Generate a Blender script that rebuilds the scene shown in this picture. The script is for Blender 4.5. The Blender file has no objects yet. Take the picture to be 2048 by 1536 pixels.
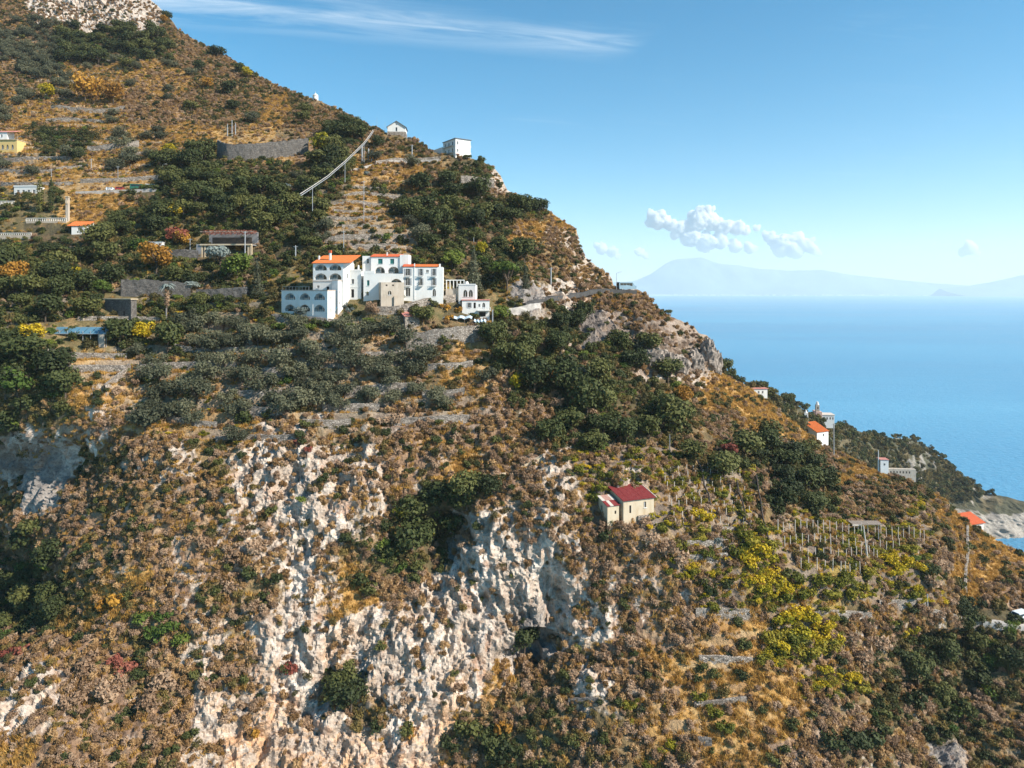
import bpy, math, random
import numpy as np
from mathutils import Vector
R = math.radians
random.seed(7)
rng = np.random.default_rng(11)
scene = bpy.context.scene
COL = scene.collection

# ------------------------------------------------------------------ camera
# photograph pixel frame used for surveying: 2048 x 1536, focal length FOC px, horizon row HOR
FOC, CX, HOR, SEA_Z = 1365.33, 1024.0, 580.0, -190.0
cam = bpy.data.cameras.new('camera'); cam.sensor_width = 36.0
cam.lens = 36.0 * FOC / 2048.0
cam.shift_y = (HOR - 768.0) / 2048.0
cam.clip_start = 0.5; cam.clip_end = 90000
camo = bpy.data.objects.new('camera', cam); COL.objects.link(camo)
camo.location = (0, 0, 0); camo.rotation_euler = (R(90), 0, 0)
scene.camera = camo

# ------------------------------------------------------------------ light
SUN_EL = R(36)
SUN_AZ = math.atan2(0.91, -0.41)          # clockwise from +Y
sun_dir = Vector((math.sin(SUN_AZ) * math.cos(SUN_EL), math.cos(SUN_AZ) * math.cos(SUN_EL), math.sin(SUN_EL)))
sl = bpy.data.lights.new('sun', 'SUN'); sl.energy = 5.0; sl.angle = R(0.53); sl.color = (1.0, 0.92, 0.80)
so = bpy.data.objects.new('sun', sl); COL.objects.link(so)
so.rotation_euler = sun_dir.to_track_quat('Z', 'Y').to_euler(); so.location = (300, -200, 400)

world = bpy.data.worlds.new('World'); scene.world = world; world.use_nodes = True
wn, wl = world.node_tree.nodes, world.node_tree.links
wn.clear()
w_out = wn.new('ShaderNodeOutputWorld'); w_bg = wn.new('ShaderNodeBackground')
w_sky = wn.new('ShaderNodeTexSky'); w_sky.sky_type = 'NISHITA'; w_sky.sun_disc = False
w_sky.sun_elevation = SUN_EL; w_sky.sun_rotation = SUN_AZ
w_sky.altitude = 200; w_sky.air_density = 1.0; w_sky.dust_density = 0.0; w_sky.ozone_density = 3.2
w_bg.inputs['Strength'].default_value = 0.092
# thin cirrus: a high layer seen in perspective (direction / height)
tc = wn.new('ShaderNodeTexCoord'); sep = wn.new('ShaderNodeSeparateXYZ'); wl.new(tc.outputs['Generated'], sep.inputs[0])
def wmath(op, a, b=None, c=None, clamp=False):
    m = wn.new('ShaderNodeMath'); m.operation = op; m.use_clamp = clamp
    for i, v in enumerate((a, b, c)):
        if v is None: continue
        if isinstance(v, (int, float)): m.inputs[i].default_value = v
        else: wl.new(v, m.inputs[i])
    return m.outputs[0]
zc = wmath('MAXIMUM', sep.outputs[2], 0.02)
gx, gy = wmath('DIVIDE', sep.outputs[0], zc), wmath('DIVIDE', sep.outputs[1], zc)
ca, sa = math.cos(0.226), math.sin(0.226)
al = wmath('ADD', wmath('MULTIPLY', gx, ca), wmath('MULTIPLY', gy, sa))
ac = wmath('SUBTRACT', wmath('MULTIPLY', gy, ca), wmath('MULTIPLY', gx, sa))
cxyz = wn.new('ShaderNodeCombineXYZ'); wl.new(wmath('MULTIPLY', al, 0.9), cxyz.inputs[0]); wl.new(wmath('MULTIPLY', ac, 4.5), cxyz.inputs[1])
nz = wn.new('ShaderNodeTexNoise'); nz.inputs['Scale'].default_value = 1.6; nz.inputs['Detail'].default_value = 7; nz.inputs['Roughness'].default_value = 0.62; nz.inputs['Distortion'].default_value = 0.6
wl.new(cxyz.outputs[0], nz.inputs['Vector'])
# the main streak lies about ac = 2.62 ; elsewhere only stray wisps
d = wmath('ABSOLUTE', wmath('SUBTRACT', wmath('ADD', ac, wmath('MULTIPLY', nz.outputs[0], 0.25)), 2.74))
band = wmath('SUBTRACT', 1.0, wmath('DIVIDE', d, 0.24), clamp=True)
endf = wmath('SUBTRACT', 1.0, wmath('MULTIPLY', wmath('SUBTRACT', al, 1.02), 7.0), clamp=True)
cxyz2 = wn.new('ShaderNodeCombineXYZ'); wl.new(wmath('MULTIPLY', al, 0.5), cxyz2.inputs[0]); wl.new(wmath('MULTIPLY', ac, 1.1), cxyz2.inputs[1])
nz2 = wn.new('ShaderNodeTexNoise'); nz2.inputs['Scale'].default_value = 1.3; nz2.inputs['Detail'].default_value = 2
wl.new(cxyz2.outputs[0], nz2.inputs['Vector'])
fine = wmath('MULTIPLY', wmath('SUBTRACT', nz.outputs[0], 0.36), 2.6, clamp=True)
wisp = wmath('MULTIPLY', wmath('MULTIPLY', wmath('SUBTRACT', nz2.outputs[0], 0.56), 3.0, clamp=True), wmath('MULTIPLY', wmath('SUBTRACT', nz.outputs[0], 0.5), 3.0, clamp=True))
cov = wmath('MULTIPLY', wmath('ADD', wmath('MULTIPLY', wmath('MULTIPLY', band, endf), fine), wmath('MULTIPLY', wisp, 0.6)), 0.62, clamp=True)
mix = wn.new('ShaderNodeMix'); mix.data_type = 'RGBA'
hs = wn.new('ShaderNodeHueSaturation'); hs.inputs['Saturation'].default_value = 1.46; hs.inputs['Hue'].default_value = 0.484
wl.new(w_sky.outputs[0], hs.inputs['Color'])
wl.new(cov, mix.inputs[0]); wl.new(hs.outputs[0], mix.inputs[6]); mix.inputs[7].default_value = (6.6, 7.2, 7.6, 1)
wl.new(mix.outputs[2], w_bg.inputs['Color']); wl.new(w_bg.outputs[0], w_out.inputs[0])

scene.view_settings.view_transform = 'Standard'; scene.view_settings.look = 'None'
scene.view_settings.gamma = 1.0; scene.view_settings.exposure = 0.78
scene.view_settings.use_curve_mapping = False
cy = scene.cycles
cy.max_bounces = 10; cy.diffuse_bounces = 2; cy.glossy_bounces = 2; cy.transmission_bounces = 2
cy.volume_bounces = 8; cy.transparent_max_bounces = 4; cy.caustics_reflective = False; cy.caustics_refractive = False

# ------------------------------------------------------------------ helpers
def tag(o, label=None, cat=None, group=None, kind=None):
    if label: o['label'] = label
    if cat: o['category'] = cat
    if group: o['group'] = group
    if kind: o['kind'] = kind
    return o

def link(name, data, parent=None):
    o = bpy.data.objects.new(name, data); COL.objects.link(o)
    if parent is not None: o.parent = parent
    return o

def pix(px, py, Y):
    """world point at distance Y on the sight line of a surveyed photograph pixel"""
    return Vector(((px - CX) / FOC * Y, Y, (HOR - py) / FOC * Y))

_perm = rng.permutation(256); _perm = np.concatenate([_perm, _perm, _perm])
_grad = rng.normal(size=(256, 3)); _grad /= np.linalg.norm(_grad, axis=1)[:, None]
def pn(x, y, z):
    """gradient noise, about -1..1"""
    xi, yi, zi = np.floor(x), np.floor(y), np.floor(z)
    xf, yf, zf = x - xi, y - yi, z - zi
    xi, yi, zi = xi.astype(int) & 255, yi.astype(int) & 255, zi.astype(int) & 255
    u, v, w = [t * t * t * (t * (t * 6 - 15) + 10) for t in (xf, yf, zf)]
    def g(a, b, c):
        h = _perm[_perm[_perm[(xi + a) & 255] + ((yi + b) & 255)] + ((zi + c) & 255)]
        G = _grad[h]
        return G[..., 0] * (xf - a) + G[..., 1] * (yf - b) + G[..., 2] * (zf - c)
    L = lambda a, b, t: a + (b - a) * t
    return 1.6 * L(L(L(g(0,0,0), g(1,0,0), u), L(g(0,1,0), g(1,1,0), u), v), L(L(g(0,0,1), g(1,0,1), u), L(g(0,1,1), g(1,1,1), u), v), w)
def fbm(P, s, o=4, k=0.5, sq=(1, 1, 1), off=0.0):
    r = 0; a = 1.0; t = 0
    for i in range(o):
        r = r + a * pn(P[..., 0] / s * sq[0] + off, P[..., 1] / s * sq[1] + off * 1.7, P[..., 2] / s * sq[2] - off); t += a
        a *= k; s = s / 2.03; off += 19.3
    return r / t
def ss(a, b, x):
    t = np.clip((x - a) / (b - a), 0, 1); return t * t * (3 - 2 * t)

def mesh_np(name, verts, faces, smooth=False):
    """faces: int array (n,3) or (n,4)"""
    verts = np.ascontiguousarray(verts, dtype=np.float32).reshape(-1, 3); faces = np.ascontiguousarray(faces, dtype=np.int32)
    m = bpy.data.meshes.new(name); n, k = faces.shape
    m.vertices.add(len(verts)); m.vertices.foreach_set('co', verts.ravel())
    m.loops.add(n * k); m.loops.foreach_set('vertex_index', faces.ravel())
    m.polygons.add(n); m.polygons.foreach_set('loop_start', np.arange(0, n * k, k, dtype=np.int32))
    m.update(calc_edges=True); m.validate()
    m.polygons.foreach_set('use_smooth', np.full(len(m.polygons), smooth))
    return m

def vcol(m, cols, name='tint'):
    a = m.color_attributes.new(name, 'FLOAT_COLOR', 'POINT')
    c = np.ones((len(m.vertices), 4), dtype=np.float32); c[:, :3] = cols
    a.data.foreach_set('color', c.ravel())

# ------------------------------------------------------------------ materials
class NT:
    def __init__(s, name):
        s.m = bpy.data.materials.new(name); s.m.use_nodes = True
        s.n, s.l = s.m.node_tree.nodes, s.m.node_tree.links
        s.b = s.n['Principled BSDF']; s.out = s.n['Material Output']
        s.b.inputs['Roughness'].default_value = 0.9; s.b.inputs['Specular IOR Level'].default_value = 0.2
    def node(s, t, **kw):
        n = s.n.new(t)
        for k, v in kw.items(): setattr(n, k, v)
        return n
    def noise(s, scale, detail=3, rough=0.6, vec=None, out=0):
        n = s.node('ShaderNodeTexNoise'); n.inputs['Scale'].default_value = scale; n.inputs['Detail'].default_value = detail; n.inputs['Roughness'].default_value = rough
        s.l.new(vec if vec is not None else s.pos(), n.inputs['Vector']); return n.outputs[out]
    def pos(s):
        if not hasattr(s, '_p'): s._p = s.node('ShaderNodeNewGeometry').outputs['Position']
        return s._p
    def objc(s):
        if not hasattr(s, '_o'): s._o = s.node('ShaderNodeTexCoord').outputs['Object']
        return s._o
    def ramp(s, fac, stops):
        r = s.node('ShaderNodeValToRGB'); e = r.color_ramp.elements
        while len(e) < len(stops): e.new(0.5)
        for el, (p, c) in zip(e, stops): el.position = p; el.color = (*c, 1) if len(c) == 3 else c
        s.l.new(fac, r.inputs[0]); return r.outputs[0]
    def mix(s, fac, a, b, mode='MIX'):
        m = s.node('ShaderNodeMix', data_type='RGBA', blend_type=mode)
        for i, v in ((0, fac), (6, a), (7, b)):
            if isinstance(v, (int, float)): m.inputs[i].default_value = v
            elif isinstance(v, tuple): m.inputs[i].default_value = (*v, 1)
            else: s.l.new(v, m.inputs[i])
        return m.outputs[2]
    def math(s, op, a, b=0.0, clamp=False):
        m = s.node('ShaderNodeMath', operation=op, use_clamp=clamp)
        for i, v in enumerate((a, b)):
            if isinstance(v, (int, float)): m.inputs[i].default_value = v
            else: s.l.new(v, m.inputs[i])
        return m.outputs[0]
    def bump(s, h, strength=0.5, dist=0.1):
        b = s.node('ShaderNodeBump'); b.inputs['Strength'].default_value = strength; b.inputs['Distance'].default_value = dist
        s.l.new(h, b.inputs['Height']); s.l.new(b.outputs[0], s.b.inputs['Normal']); return s
    def color(s, c):
        if isinstance(c, tuple): s.b.inputs['Base Color'].default_value = (*c, 1)
        else: s.l.new(c, s.b.inputs['Base Color'])
        return s

def mat_terrain():
    t = NT('hillside_ground'); a = t.node('ShaderNodeVertexColor', layer_name='tint').outputs[0]
    f = t.noise(1.9, 5, 0.7); g = t.noise(0.45, 4, 0.65)
    c = t.mix(1.0, a, t.ramp(f, [(0.30, (0.36, 0.33, 0.32)), (0.45, (0.9, 0.9, 0.9)), (0.72, (1.35, 1.33, 1.3))]), 'MULTIPLY')
    c = t.mix(1.0, c, t.ramp(g, [(0.3, (0.8, 0.76, 0.74)), (0.7, (1.18, 1.16, 1.1))]), 'MULTIPLY')
    t.color(c); t.b.inputs['Roughness'].default_value = 0.95
    return t.bump(t.math('ADD', t.math('MULTIPLY', f, 0.6), t.noise(0.9, 4, 0.7)), 0.9, 0.5).m
def mat_plain(name, c, var=0.12, scale=1.5, rough=0.85, spec=0.2, metal=0.0):
    t = NT(name); f = t.noise(scale, 4, 0.65)
    lo = tuple(x * (1 - var * 1.6) for x in c); hi = tuple(min(1, x * (1 + var)) for x in c)
    t.color(t.ramp(f, [(0.3, lo), (0.65, hi)])); t.b.inputs['Roughness'].default_value = rough
    t.b.inputs['Specular IOR Level'].default_value = spec; t.b.inputs['Metallic'].default_value = metal
    return t.m
def mat_leaf(name, dark, mid, light, patch=0.03, trans=0.25):
    """foliage: tone varies per plant (random) and across the hillside"""
    t = NT(name); oi = t.node('ShaderNodeObjectInfo'); r = oi.outputs['Random']
    f = t.noise(1.3, 2, 0.6)
    k = t.math('ADD', t.math('MULTIPLY', r, 0.62), t.math('MULTIPLY', f, 0.5))
    c = t.ramp(k, [(0.12, dark), (0.52, mid), (0.95, light)])
    t.color(c); t.b.inputs['Roughness'].default_value = 0.7; t.b.inputs['Specular IOR Level'].default_value = 0.25
    tr = t.node('ShaderNodeBsdfTranslucent'); t.l.new(c, tr.inputs[0])
    ms = t.node('ShaderNodeMixShader'); ms.inputs[0].default_value = trans
    t.l.new(t.b.outputs[0], ms.inputs[1]); t.l.new(tr.outputs[0], ms.inputs[2]); t.l.new(ms.outputs[0], t.out.inputs[0])
    return t.m
def mat_stone(name, c1, c2, scale=2.2, joint=(0.10, 0.085, 0.07)):
    """dry stone: irregular cells with recessed joints"""
    t = NT(name)
    mp = t.node('ShaderNodeMapping'); mp.inputs['Scale'].default_value = (1, 1, 1.6); t.l.new(t.pos(), mp.inputs[0])
    v = t.node('ShaderNodeTexVoronoi'); v.inputs['Scale'].default_value = scale; t.l.new(mp.outputs[0], v.inputs['Vector'])
    e = t.node('ShaderNodeTexVoronoi', feature='DISTANCE_TO_EDGE'); e.inputs['Scale'].default_value = scale; t.l.new(mp.outputs[0], e.inputs['Vector'])
    sc = t.node('ShaderNodeSeparateColor'); t.l.new(v.outputs['Color'], sc.inputs[0])
    base = t.ramp(sc.outputs[0], [(0.0, c1), (1.0, c2)])
    base = t.mix(1.0, base, t.ramp(t.noise(0.5, 4), [(0.3, (0.7, 0.68, 0.66)), (0.7, (1.15, 1.12, 1.08))]), 'MULTIPLY')
    t.color(t.mix(t.math('MULTIPLY', e.outputs[0], 9.0, True), joint, base))
    return t.bump(t.math('MINIMUM', e.outputs[0], 0.12), 1.0, 0.6).m

M = {}
HAZE_DENSITY = 6.0e-5
M['ground'] = mat_terrain()
M['oak'] = mat_leaf('oak_leaves', (0.020, 0.029, 0.010), (0.055, 0.068, 0.019), (0.13, 0.128, 0.034), trans=0.12)
M['olive'] = mat_leaf('olive_leaves', (0.055, 0.060, 0.034), (0.105, 0.110, 0.064), (0.18, 0.175, 0.10))
M['bright'] = mat_leaf('bright_leaves', (0.035, 0.070, 0.012), (0.085, 0.130, 0.022), (0.19, 0.22, 0.035))
M['yellow'] = mat_leaf('yellow_leaves', (0.20, 0.20, 0.012), (0.42, 0.33, 0.015), (0.62, 0.42, 0.02))
M['vine'] = mat_leaf('vine_leaves', (0.075, 0.095, 0.014), (0.19, 0.18, 0.020), (0.34, 0.27, 0.028))
M['autumn'] = mat_leaf('autumn_leaves', (0.24, 0.115, 0.022), (0.42, 0.21, 0.032), (0.56, 0.31, 0.05))
M['redleaf'] = mat_leaf('red_leaves', (0.13, 0.035, 0.028), (0.26, 0.075, 0.05), (0.36, 0.14, 0.09))
M['scrub'] = mat_leaf('dry_scrub_twigs', (0.17, 0.098, 0.042), (0.36, 0.215, 0.095), (0.60, 0.40, 0.20), trans=0.35)
M['maquis'] = mat_leaf('maquis_leaves', (0.045, 0.047, 0.018), (0.115, 0.095, 0.032), (0.24, 0.17, 0.05))
M['grass'] = mat_leaf('dry_grass_blades', (0.28, 0.155, 0.040), (0.48, 0.275, 0.068), (0.64, 0.40, 0.11), trans=0.35)
M['silver'] = mat_leaf('silver_leaves', (0.12, 0.15, 0.14), (0.20, 0.24, 0.22), (0.30, 0.34, 0.31))
M['mauve'] = mat_leaf('mauve_twigs', (0.19, 0.115, 0.066), (0.36, 0.235, 0.145), (0.55, 0.39, 0.26), trans=0.35)
M['bark'] = mat_plain('bark', (0.10, 0.075, 0.055), 0.3, 6)
M['wall_stone'] = mat_stone('dry_stone', (0.22, 0.19, 0.165), (0.50, 0.45, 0.40))
M['wall_stone_dark'] = mat_stone('grey_dry_stone', (0.12, 0.115, 0.115), (0.25, 0.235, 0.22))
M['rock'] = mat_plain('pale_rock', (0.27, 0.225, 0.19), 0.5, 0.9)
# ------------------------------------------------------------------ the hillside
# ridge line and distances surveyed as (column, row[, distance in m]); the slope between is a smooth surface in 1/distance
RIDGE = [(-300,-380),(100,-170),(200,-95),(290,-8),(330,28),(350,55),(400,88),(450,110),(500,142),(550,170),(600,190),(640,202),(700,232),(735,250),(762,262),
 (800,272),(830,280),(865,304),(950,318),(985,335),(1000,355),(1010,378),(1040,395),(1080,412),(1120,437),(1150,458),(1157,490),(1170,515),(1200,540),(1220,552),(1226,577),
 (1276,579),(1292,592),(1310,615),(1340,635),(1370,648),(1388,658),(1396,668),(1412,670),(1424,692),(1430,738),(1460,755),(1500,778),(1550,815),(1600,855),(1650,893),
 (1680,905),(1720,925),(1760,948),(1800,955),(1850,978),(1890,1000),(1920,1035),(1950,1055),(1990,1080),(2048,1108),(2150,1160),(2360,1250)]
rx = np.array([p[0] for p in RIDGE], float); ry = np.array([p[1] for p in RIDGE], float)
def ridge(px): return np.interp(px, rx, ry)
DEPTH = [(-300,-380,620),(-300,100,430),(-300,400,300),(-300,700,205),(-300,1000,180),(-300,1300,150),(-300,1800,118),
 (0,-220,560),(200,-60,470),(0,30,430),(180,60,425),(330,28,435),(0,200,345),(200,200,340),(400,88,418),(400,200,350),(550,170,385),(640,202,365),(520,262,318),
 (0,300,288),(200,300,288),(330,330,276),(740,252,325),(800,272,318),(870,306,292),(950,318,288),(985,340,285),
 (0,380,262),(180,375,258),(320,372,258),(420,400,240),(560,400,238),(700,330,275),(720,420,238),(860,420,248),(960,420,255),(1010,378,275),(1080,412,272),(1150,460,262),(1060,480,245),
 (0,470,230),(150,470,228),(300,500,217),(450,515,212),(600,500,214),(760,500,212),(900,500,222),(1000,540,216),(1100,545,225),(1170,520,245),
 (655,636,180.5),(640,664,178.5),(600,636,184),(720,606,187.5),(770,612,184),(850,606,187.5),(812,664,180.5),(0,570,200),(200,610,192),(330,625,190),(480,600,192),(565,625,187),(700,620,188),(800,650,184),(900,620,190),(970,630,192),(1060,600,205),(1130,600,218),
 (1226,578,232),(1276,580,230),(1190,600,226),(1310,618,228),(1370,650,226),(1424,700,224),(1430,745,226),(1250,660,212),(1350,740,208),(1200,700,196),
 (0,680,168),(100,720,168),(250,720,172),(450,740,171),(650,740,172),(800,740,173),(1000,740,176),(1100,760,180),(1250,800,183),(1400,810,196),(1480,775,226),(1550,815,232),
 (1500,850,196),(1600,856,232),(1680,905,229),(1600,930,186),(1760,948,216),(1850,978,206),(1920,1035,192),(1990,1080,184),(2048,1108,182),(2360,1250,176),
 (0,800,160),(150,820,159),(300,830,158),(500,860,156),(700,860,157),(900,850,159),(1000,860,160),(1200,880,160),(1350,900,163),(1450,960,158),
 (-60,930,178),(60,930,172),(160,960,160),(-60,1010,172),(250,960,149),(450,960,147),(620,900,151),(800,950,148),(950,960,146),(1100,960,147),(1250,1020,141),
 (1400,1050,143),(1550,1080,144),(1700,1090,148),(1850,1090,155),(1940,1150,158),(2040,1240,152),
 (40,1100,158),(40,1220,150),(200,1120,138),(420,1120,137),(640,1120,138),(760,1120,139),(880,1080,146),(1000,1100,139),(1130,1120,137),(1250,1150,135),(1400,1200,135),(1600,1200,139),(1780,1210,145),(1950,1230,151),
 (0,1290,138),(100,1320,128),(300,1300,128),(500,1300,129),(640,1320,131),(800,1300,131),(1000,1270,134),(1080,1270,137),(1180,1290,131),(1300,1340,127),(1500,1340,127),(1700,1340,134),(1900,1340,143),(2048,1310,146),
 (0,1450,118),(200,1450,119),(450,1450,122),(700,1450,125),(900,1450,124),(1100,1450,121),(1350,1480,117),(1600,1480,118),(1750,1460,124),(1900,1480,132),(2048,1480,130),
 (0,1600,108),(400,1600,112),(800,1620,117),(1200,1620,112),(1600,1640,109),(2048,1620,120),(0,1800,98),(500,1800,102),(1000,1800,105),(1500,1800,100),(2048,1800,108),(2360,1500,135),(2360,1800,112)]
D = np.array(DEPTH, float)
def tps_fit(pts, vals, lam=0.02):
    p = pts / 500.0; n = len(p)
    r2 = ((p[:, None] - p[None]) ** 2).sum(-1); K = np.where(r2 > 0, 0.5 * r2 * np.log(r2 + 1e-12), 0) + lam * np.eye(n)
    A = np.zeros((n + 3, n + 3)); A[:n, :n] = K; A[:n, n] = 1; A[:n, n+1:] = p; A[n, :n] = 1; A[n+1:, :n] = p.T
    return p, np.linalg.solve(A, np.concatenate([vals, [0, 0, 0]]))
def tps_eval(fit, x, y):
    p, w = fit; x = x / 500.0; y = y / 500.0; o = w[-3] + w[-2] * x + w[-1] * y
    for i in range(len(p)):
        r2 = (x - p[i, 0]) ** 2 + (y - p[i, 1]) ** 2
        o = o + w[i] * 0.5 * r2 * np.log(r2 + 1e-12)
    return o
fit = tps_fit(D[:, :2], 1000.0 / D[:, 2])
NC, NR, NB = 900, 620, 46
PXC = np.linspace(-300, 2360, NC); PYB = 1800.0
top = ridge(PXC) + 1.6 * pn(PXC / 23.0, PXC * 0 + 3.3, PXC * 0) + 1.2 * pn(PXC / 9.0, PXC * 0 + 9.3, PXC * 0)
vv = np.linspace(0, 1, NR)
_k = np.hanning(91); _k /= _k.sum()
tops = np.convolve(np.pad(top, 45, mode='edge'), _k, mode='valid') + 14     # smooth course of the ridge, the detail only enters near the crest
CRE = 14
GPX = np.repeat(PXC[None], NR, 0); GPY = PYB + (tops[None] - PYB) * vv[:, None] + (top - tops)[None] * vv[:, None] ** CRE
def row_param(px, py):
    t = np.interp(px, PXC, tops); dt_ = np.interp(px, PXC, top) - t; v = np.clip((PYB - py) / (PYB - t), 0, 1)
    for _ in range(12):
        v = np.clip(v - (PYB + (t - PYB) * v + dt_ * v ** CRE - py) / np.minimum(t - PYB + CRE * dt_ * v ** (CRE - 1), -150), 0, 1)
    return v
# 1/distance on a coarse lattice, then spread to the fine one
cxs, cvs = np.linspace(-300, 2360, 134), np.linspace(0, 1, 104)
cpy = np.linspace(PYB, -420, 104)
cq = tps_eval(fit, np.repeat(cxs[None], len(cvs), 0), np.repeat(cpy[:, None], len(cxs), 1))
def lattice(A, xs, u, v):
    fu = np.clip((u - xs[0]) / (xs[-1] - xs[0]) * (len(xs) - 1), 0, len(xs) - 1.001); fv = np.clip(v * (A.shape[0] - 1), 0, A.shape[0] - 1.001)
    i, j = fv.astype(int), fu.astype(int); a, b = fv - i, fu - j
    if A.ndim == 3: a, b = a[..., None], b[..., None]
    return (A[i, j] * (1-a) + A[i+1, j] * a) * (1-b) + (A[i, j+1] * (1-a) + A[i+1, j+1] * a) * b
Q = lattice(cq, cxs, GPX, (PYB - GPY) / (PYB + 420))
YD = 1000.0 / np.clip(Q, 1.2, 12.0)
PT = np.stack([(GPX - CX) / FOC * YD, YD, (HOR - GPY) / FOC * YD], -1)

# what covers the slope, one letter for each 64 px square of the survey; h marks cliff in shade
COVER = """mRRRRm..........................
oodddmmm........................
mottttmmmg......................
ttttbbmmgmmm....................
tddttggttbdmmmm.................
tttttddddddttmdrr...............
ssggddddddttdddddgg.............
sdddssssddooodddgrr.............
ddddssddssssssddmmrR............
ddssssssssssssdshRbbb...........
ssssssoosoooommdddhRRRm.........
ddgtttooooooomgdddddRRgg........
ddggootoooooootbdddddmgggg......
dmbbttttrrmmbbbbbddddmmgggg.....
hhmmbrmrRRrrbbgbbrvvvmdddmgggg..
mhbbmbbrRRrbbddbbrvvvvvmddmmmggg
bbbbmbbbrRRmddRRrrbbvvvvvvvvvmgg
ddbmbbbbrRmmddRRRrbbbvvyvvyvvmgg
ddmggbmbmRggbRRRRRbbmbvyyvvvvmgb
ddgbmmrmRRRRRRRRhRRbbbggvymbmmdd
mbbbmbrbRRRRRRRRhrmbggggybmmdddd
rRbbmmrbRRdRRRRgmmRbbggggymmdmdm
RrbbbbRrkRRmRkmmmmmmtggggbmdmdmm
gbbbbbrkkkkkkkmmmmbmtbggbbmmmhmm""".split('\n')
COVER = [c.ljust(32, '.') for c in COVER]
CODES = 'mRrkgbdotvyhs.'
CM = np.array([[CODES.index(ch) for ch in row] for row in COVER])
for j in range(32):                                   # above the ridge: same as the cell below it
    for i in range(22, -1, -1):
        if CM[i, j] == 13: CM[i, j] = CM[i+1, j]
def cover_at(px, py, j1=0.0, j2=0.0):
    c = np.clip(((px + j1) / 64).astype(int), 0, 31); r = np.clip(((py + j2) / 64).astype(int), 0, 23)
    return CM[r, c]
def soft(codes, px, py):
    W = np.isin(CM, [CODES.index(c) for c in codes]).astype(float)
    u = np.clip(px / 64 - 0.5, 0, 30.999); v = np.clip(py / 64 - 0.5, 0, 22.999)
    i, j = v.astype(int), u.astype(int); a, b = v - i, u - j
    return (W[i, j] * (1-a) + W[i+1, j] * a) * (1-b) + (W[i, j+1] * (1-a) + W[i+1, j+1] * a) * b

# level ground under houses, roads and yards: (x0, y0, x1, y1, softness)
PADS = [(560,560,900,640,14),(890,590,990,640,10),(870,296,950,326,8),(770,258,816,276,8),(1190,1000,1315,1050,12),(205,590,270,635,8),(130,455,180,480,8),(385,480,515,520,8),
        (1226,570,1280,588,5),(430,268,625,320,8),(0,370,130,480,12),(1980,1225,2080,1255,8),(155,360,325,385,6),(85,650,215,695,8),(795,620,990,665,8),(610,190,650,210,6)]
def padmask(px, py):
    m = np.zeros_like(px)
    for x0, y0, x1, y1, s in PADS:
        d = np.maximum(np.maximum(x0 - px, px - x1), np.maximum(y0 - py, py - y1)); m = np.maximum(m, 1 - ss(0, s * 2.2, d))
    return m
pad = padmask(GPX, GPY)
rock = soft('Rkh', GPX, GPY) + 0.64 * soft('r', GPX, GPY) + 0.33 * soft('b', GPX, GPY) + 0.2 * soft('m', GPX, GPY)
# extra cliffs traced one by one: (column, row, radius x, radius y, strength)
for x, y, a, b, s in [(700,1000,70,130,.8),(640,1150,60,120,.7),(1300,700,90,60,.9),(1400,710,40,60,1.0),(740,960,30,120,.8),(1040,1240,90,110,.9),(60,920,110,80,.9),(1262,962,34,36,1.0),(60,1390,70,60,.9),
                      (560,990,40,70,.6),(1200,560,40,30,.9),(1100,1080,70,70,.6),(850,890,90,45,.5),(1120,700,22,60,.7),(1820,1010,60,28,.6),(1000,800,40,60,.4),(200,800,60,50,.5),(780,330,40,18,.7),(1890,1500,60,40,.7)]:
    rock = np.maximum(rock, s * np.exp(-(((GPX - x) / a) ** 2 + ((GPY - y) / b) ** 2) ** 2))
rock = np.clip(rock, 0, 1) * (1 - pad)
# terraces: bands of the slope cut into steps
tz = np.zeros_like(GPX)
for x0, y0, x1, y1 in [(-300,130,270,240),(-300,240,430,375),(640,365,815,510),(120,640,700,880),(560,690,990,880),(1300,900,1560,1080),(1480,1040,1880,1210),(1330,1200,1640,1500),(0,560,560,660),(690,880,620,900)]:
    d = np.maximum(np.maximum(x0 - GPX, GPX - x1), np.maximum(y0 - GPY, GPY - y1)); tz = np.maximum(tz, (0.45 if x0 == 1480 else 0.6 if x0 in (1300, 1330) else 1.0) * (1 - ss(-14, 16, d + 10 * pn(GPX / 40, GPY / 40, GPX * 0 + 5))))
tz *= 0.35 + 0.65 * ss(-.25, .1, fbm(PT, 16, 2, .5, (1, 1, 2.5), 61.0))
tz *= (1 - pad) * (1 - 0.8 * rock)
STEP = np.where(YD > 240, 3.6, 2.9)
wob = 0.5 * pn(PT[..., 0] / 9, PT[..., 1] / 12, PT[..., 0] * 0 + 7.5) + 1.0 * pn(PT[..., 0] / 28, PT[..., 1] / 40, PT[..., 0] * 0 + 1.5)
lev = (PT[..., 2] + wob) / STEP; fr = lev - np.floor(lev)
wallf = ss(0.60, 0.66, fr) * (1 - ss(0.96, 0.995, fr))          # 1 on the face of a step
st = ss(0.62, 0.97, fr)
dz = (np.floor(lev) + st) * STEP - wob - PT[..., 2] - 0.5 * STEP * 0.0
PT[..., 2] += dz * tz * 0.95
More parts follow.
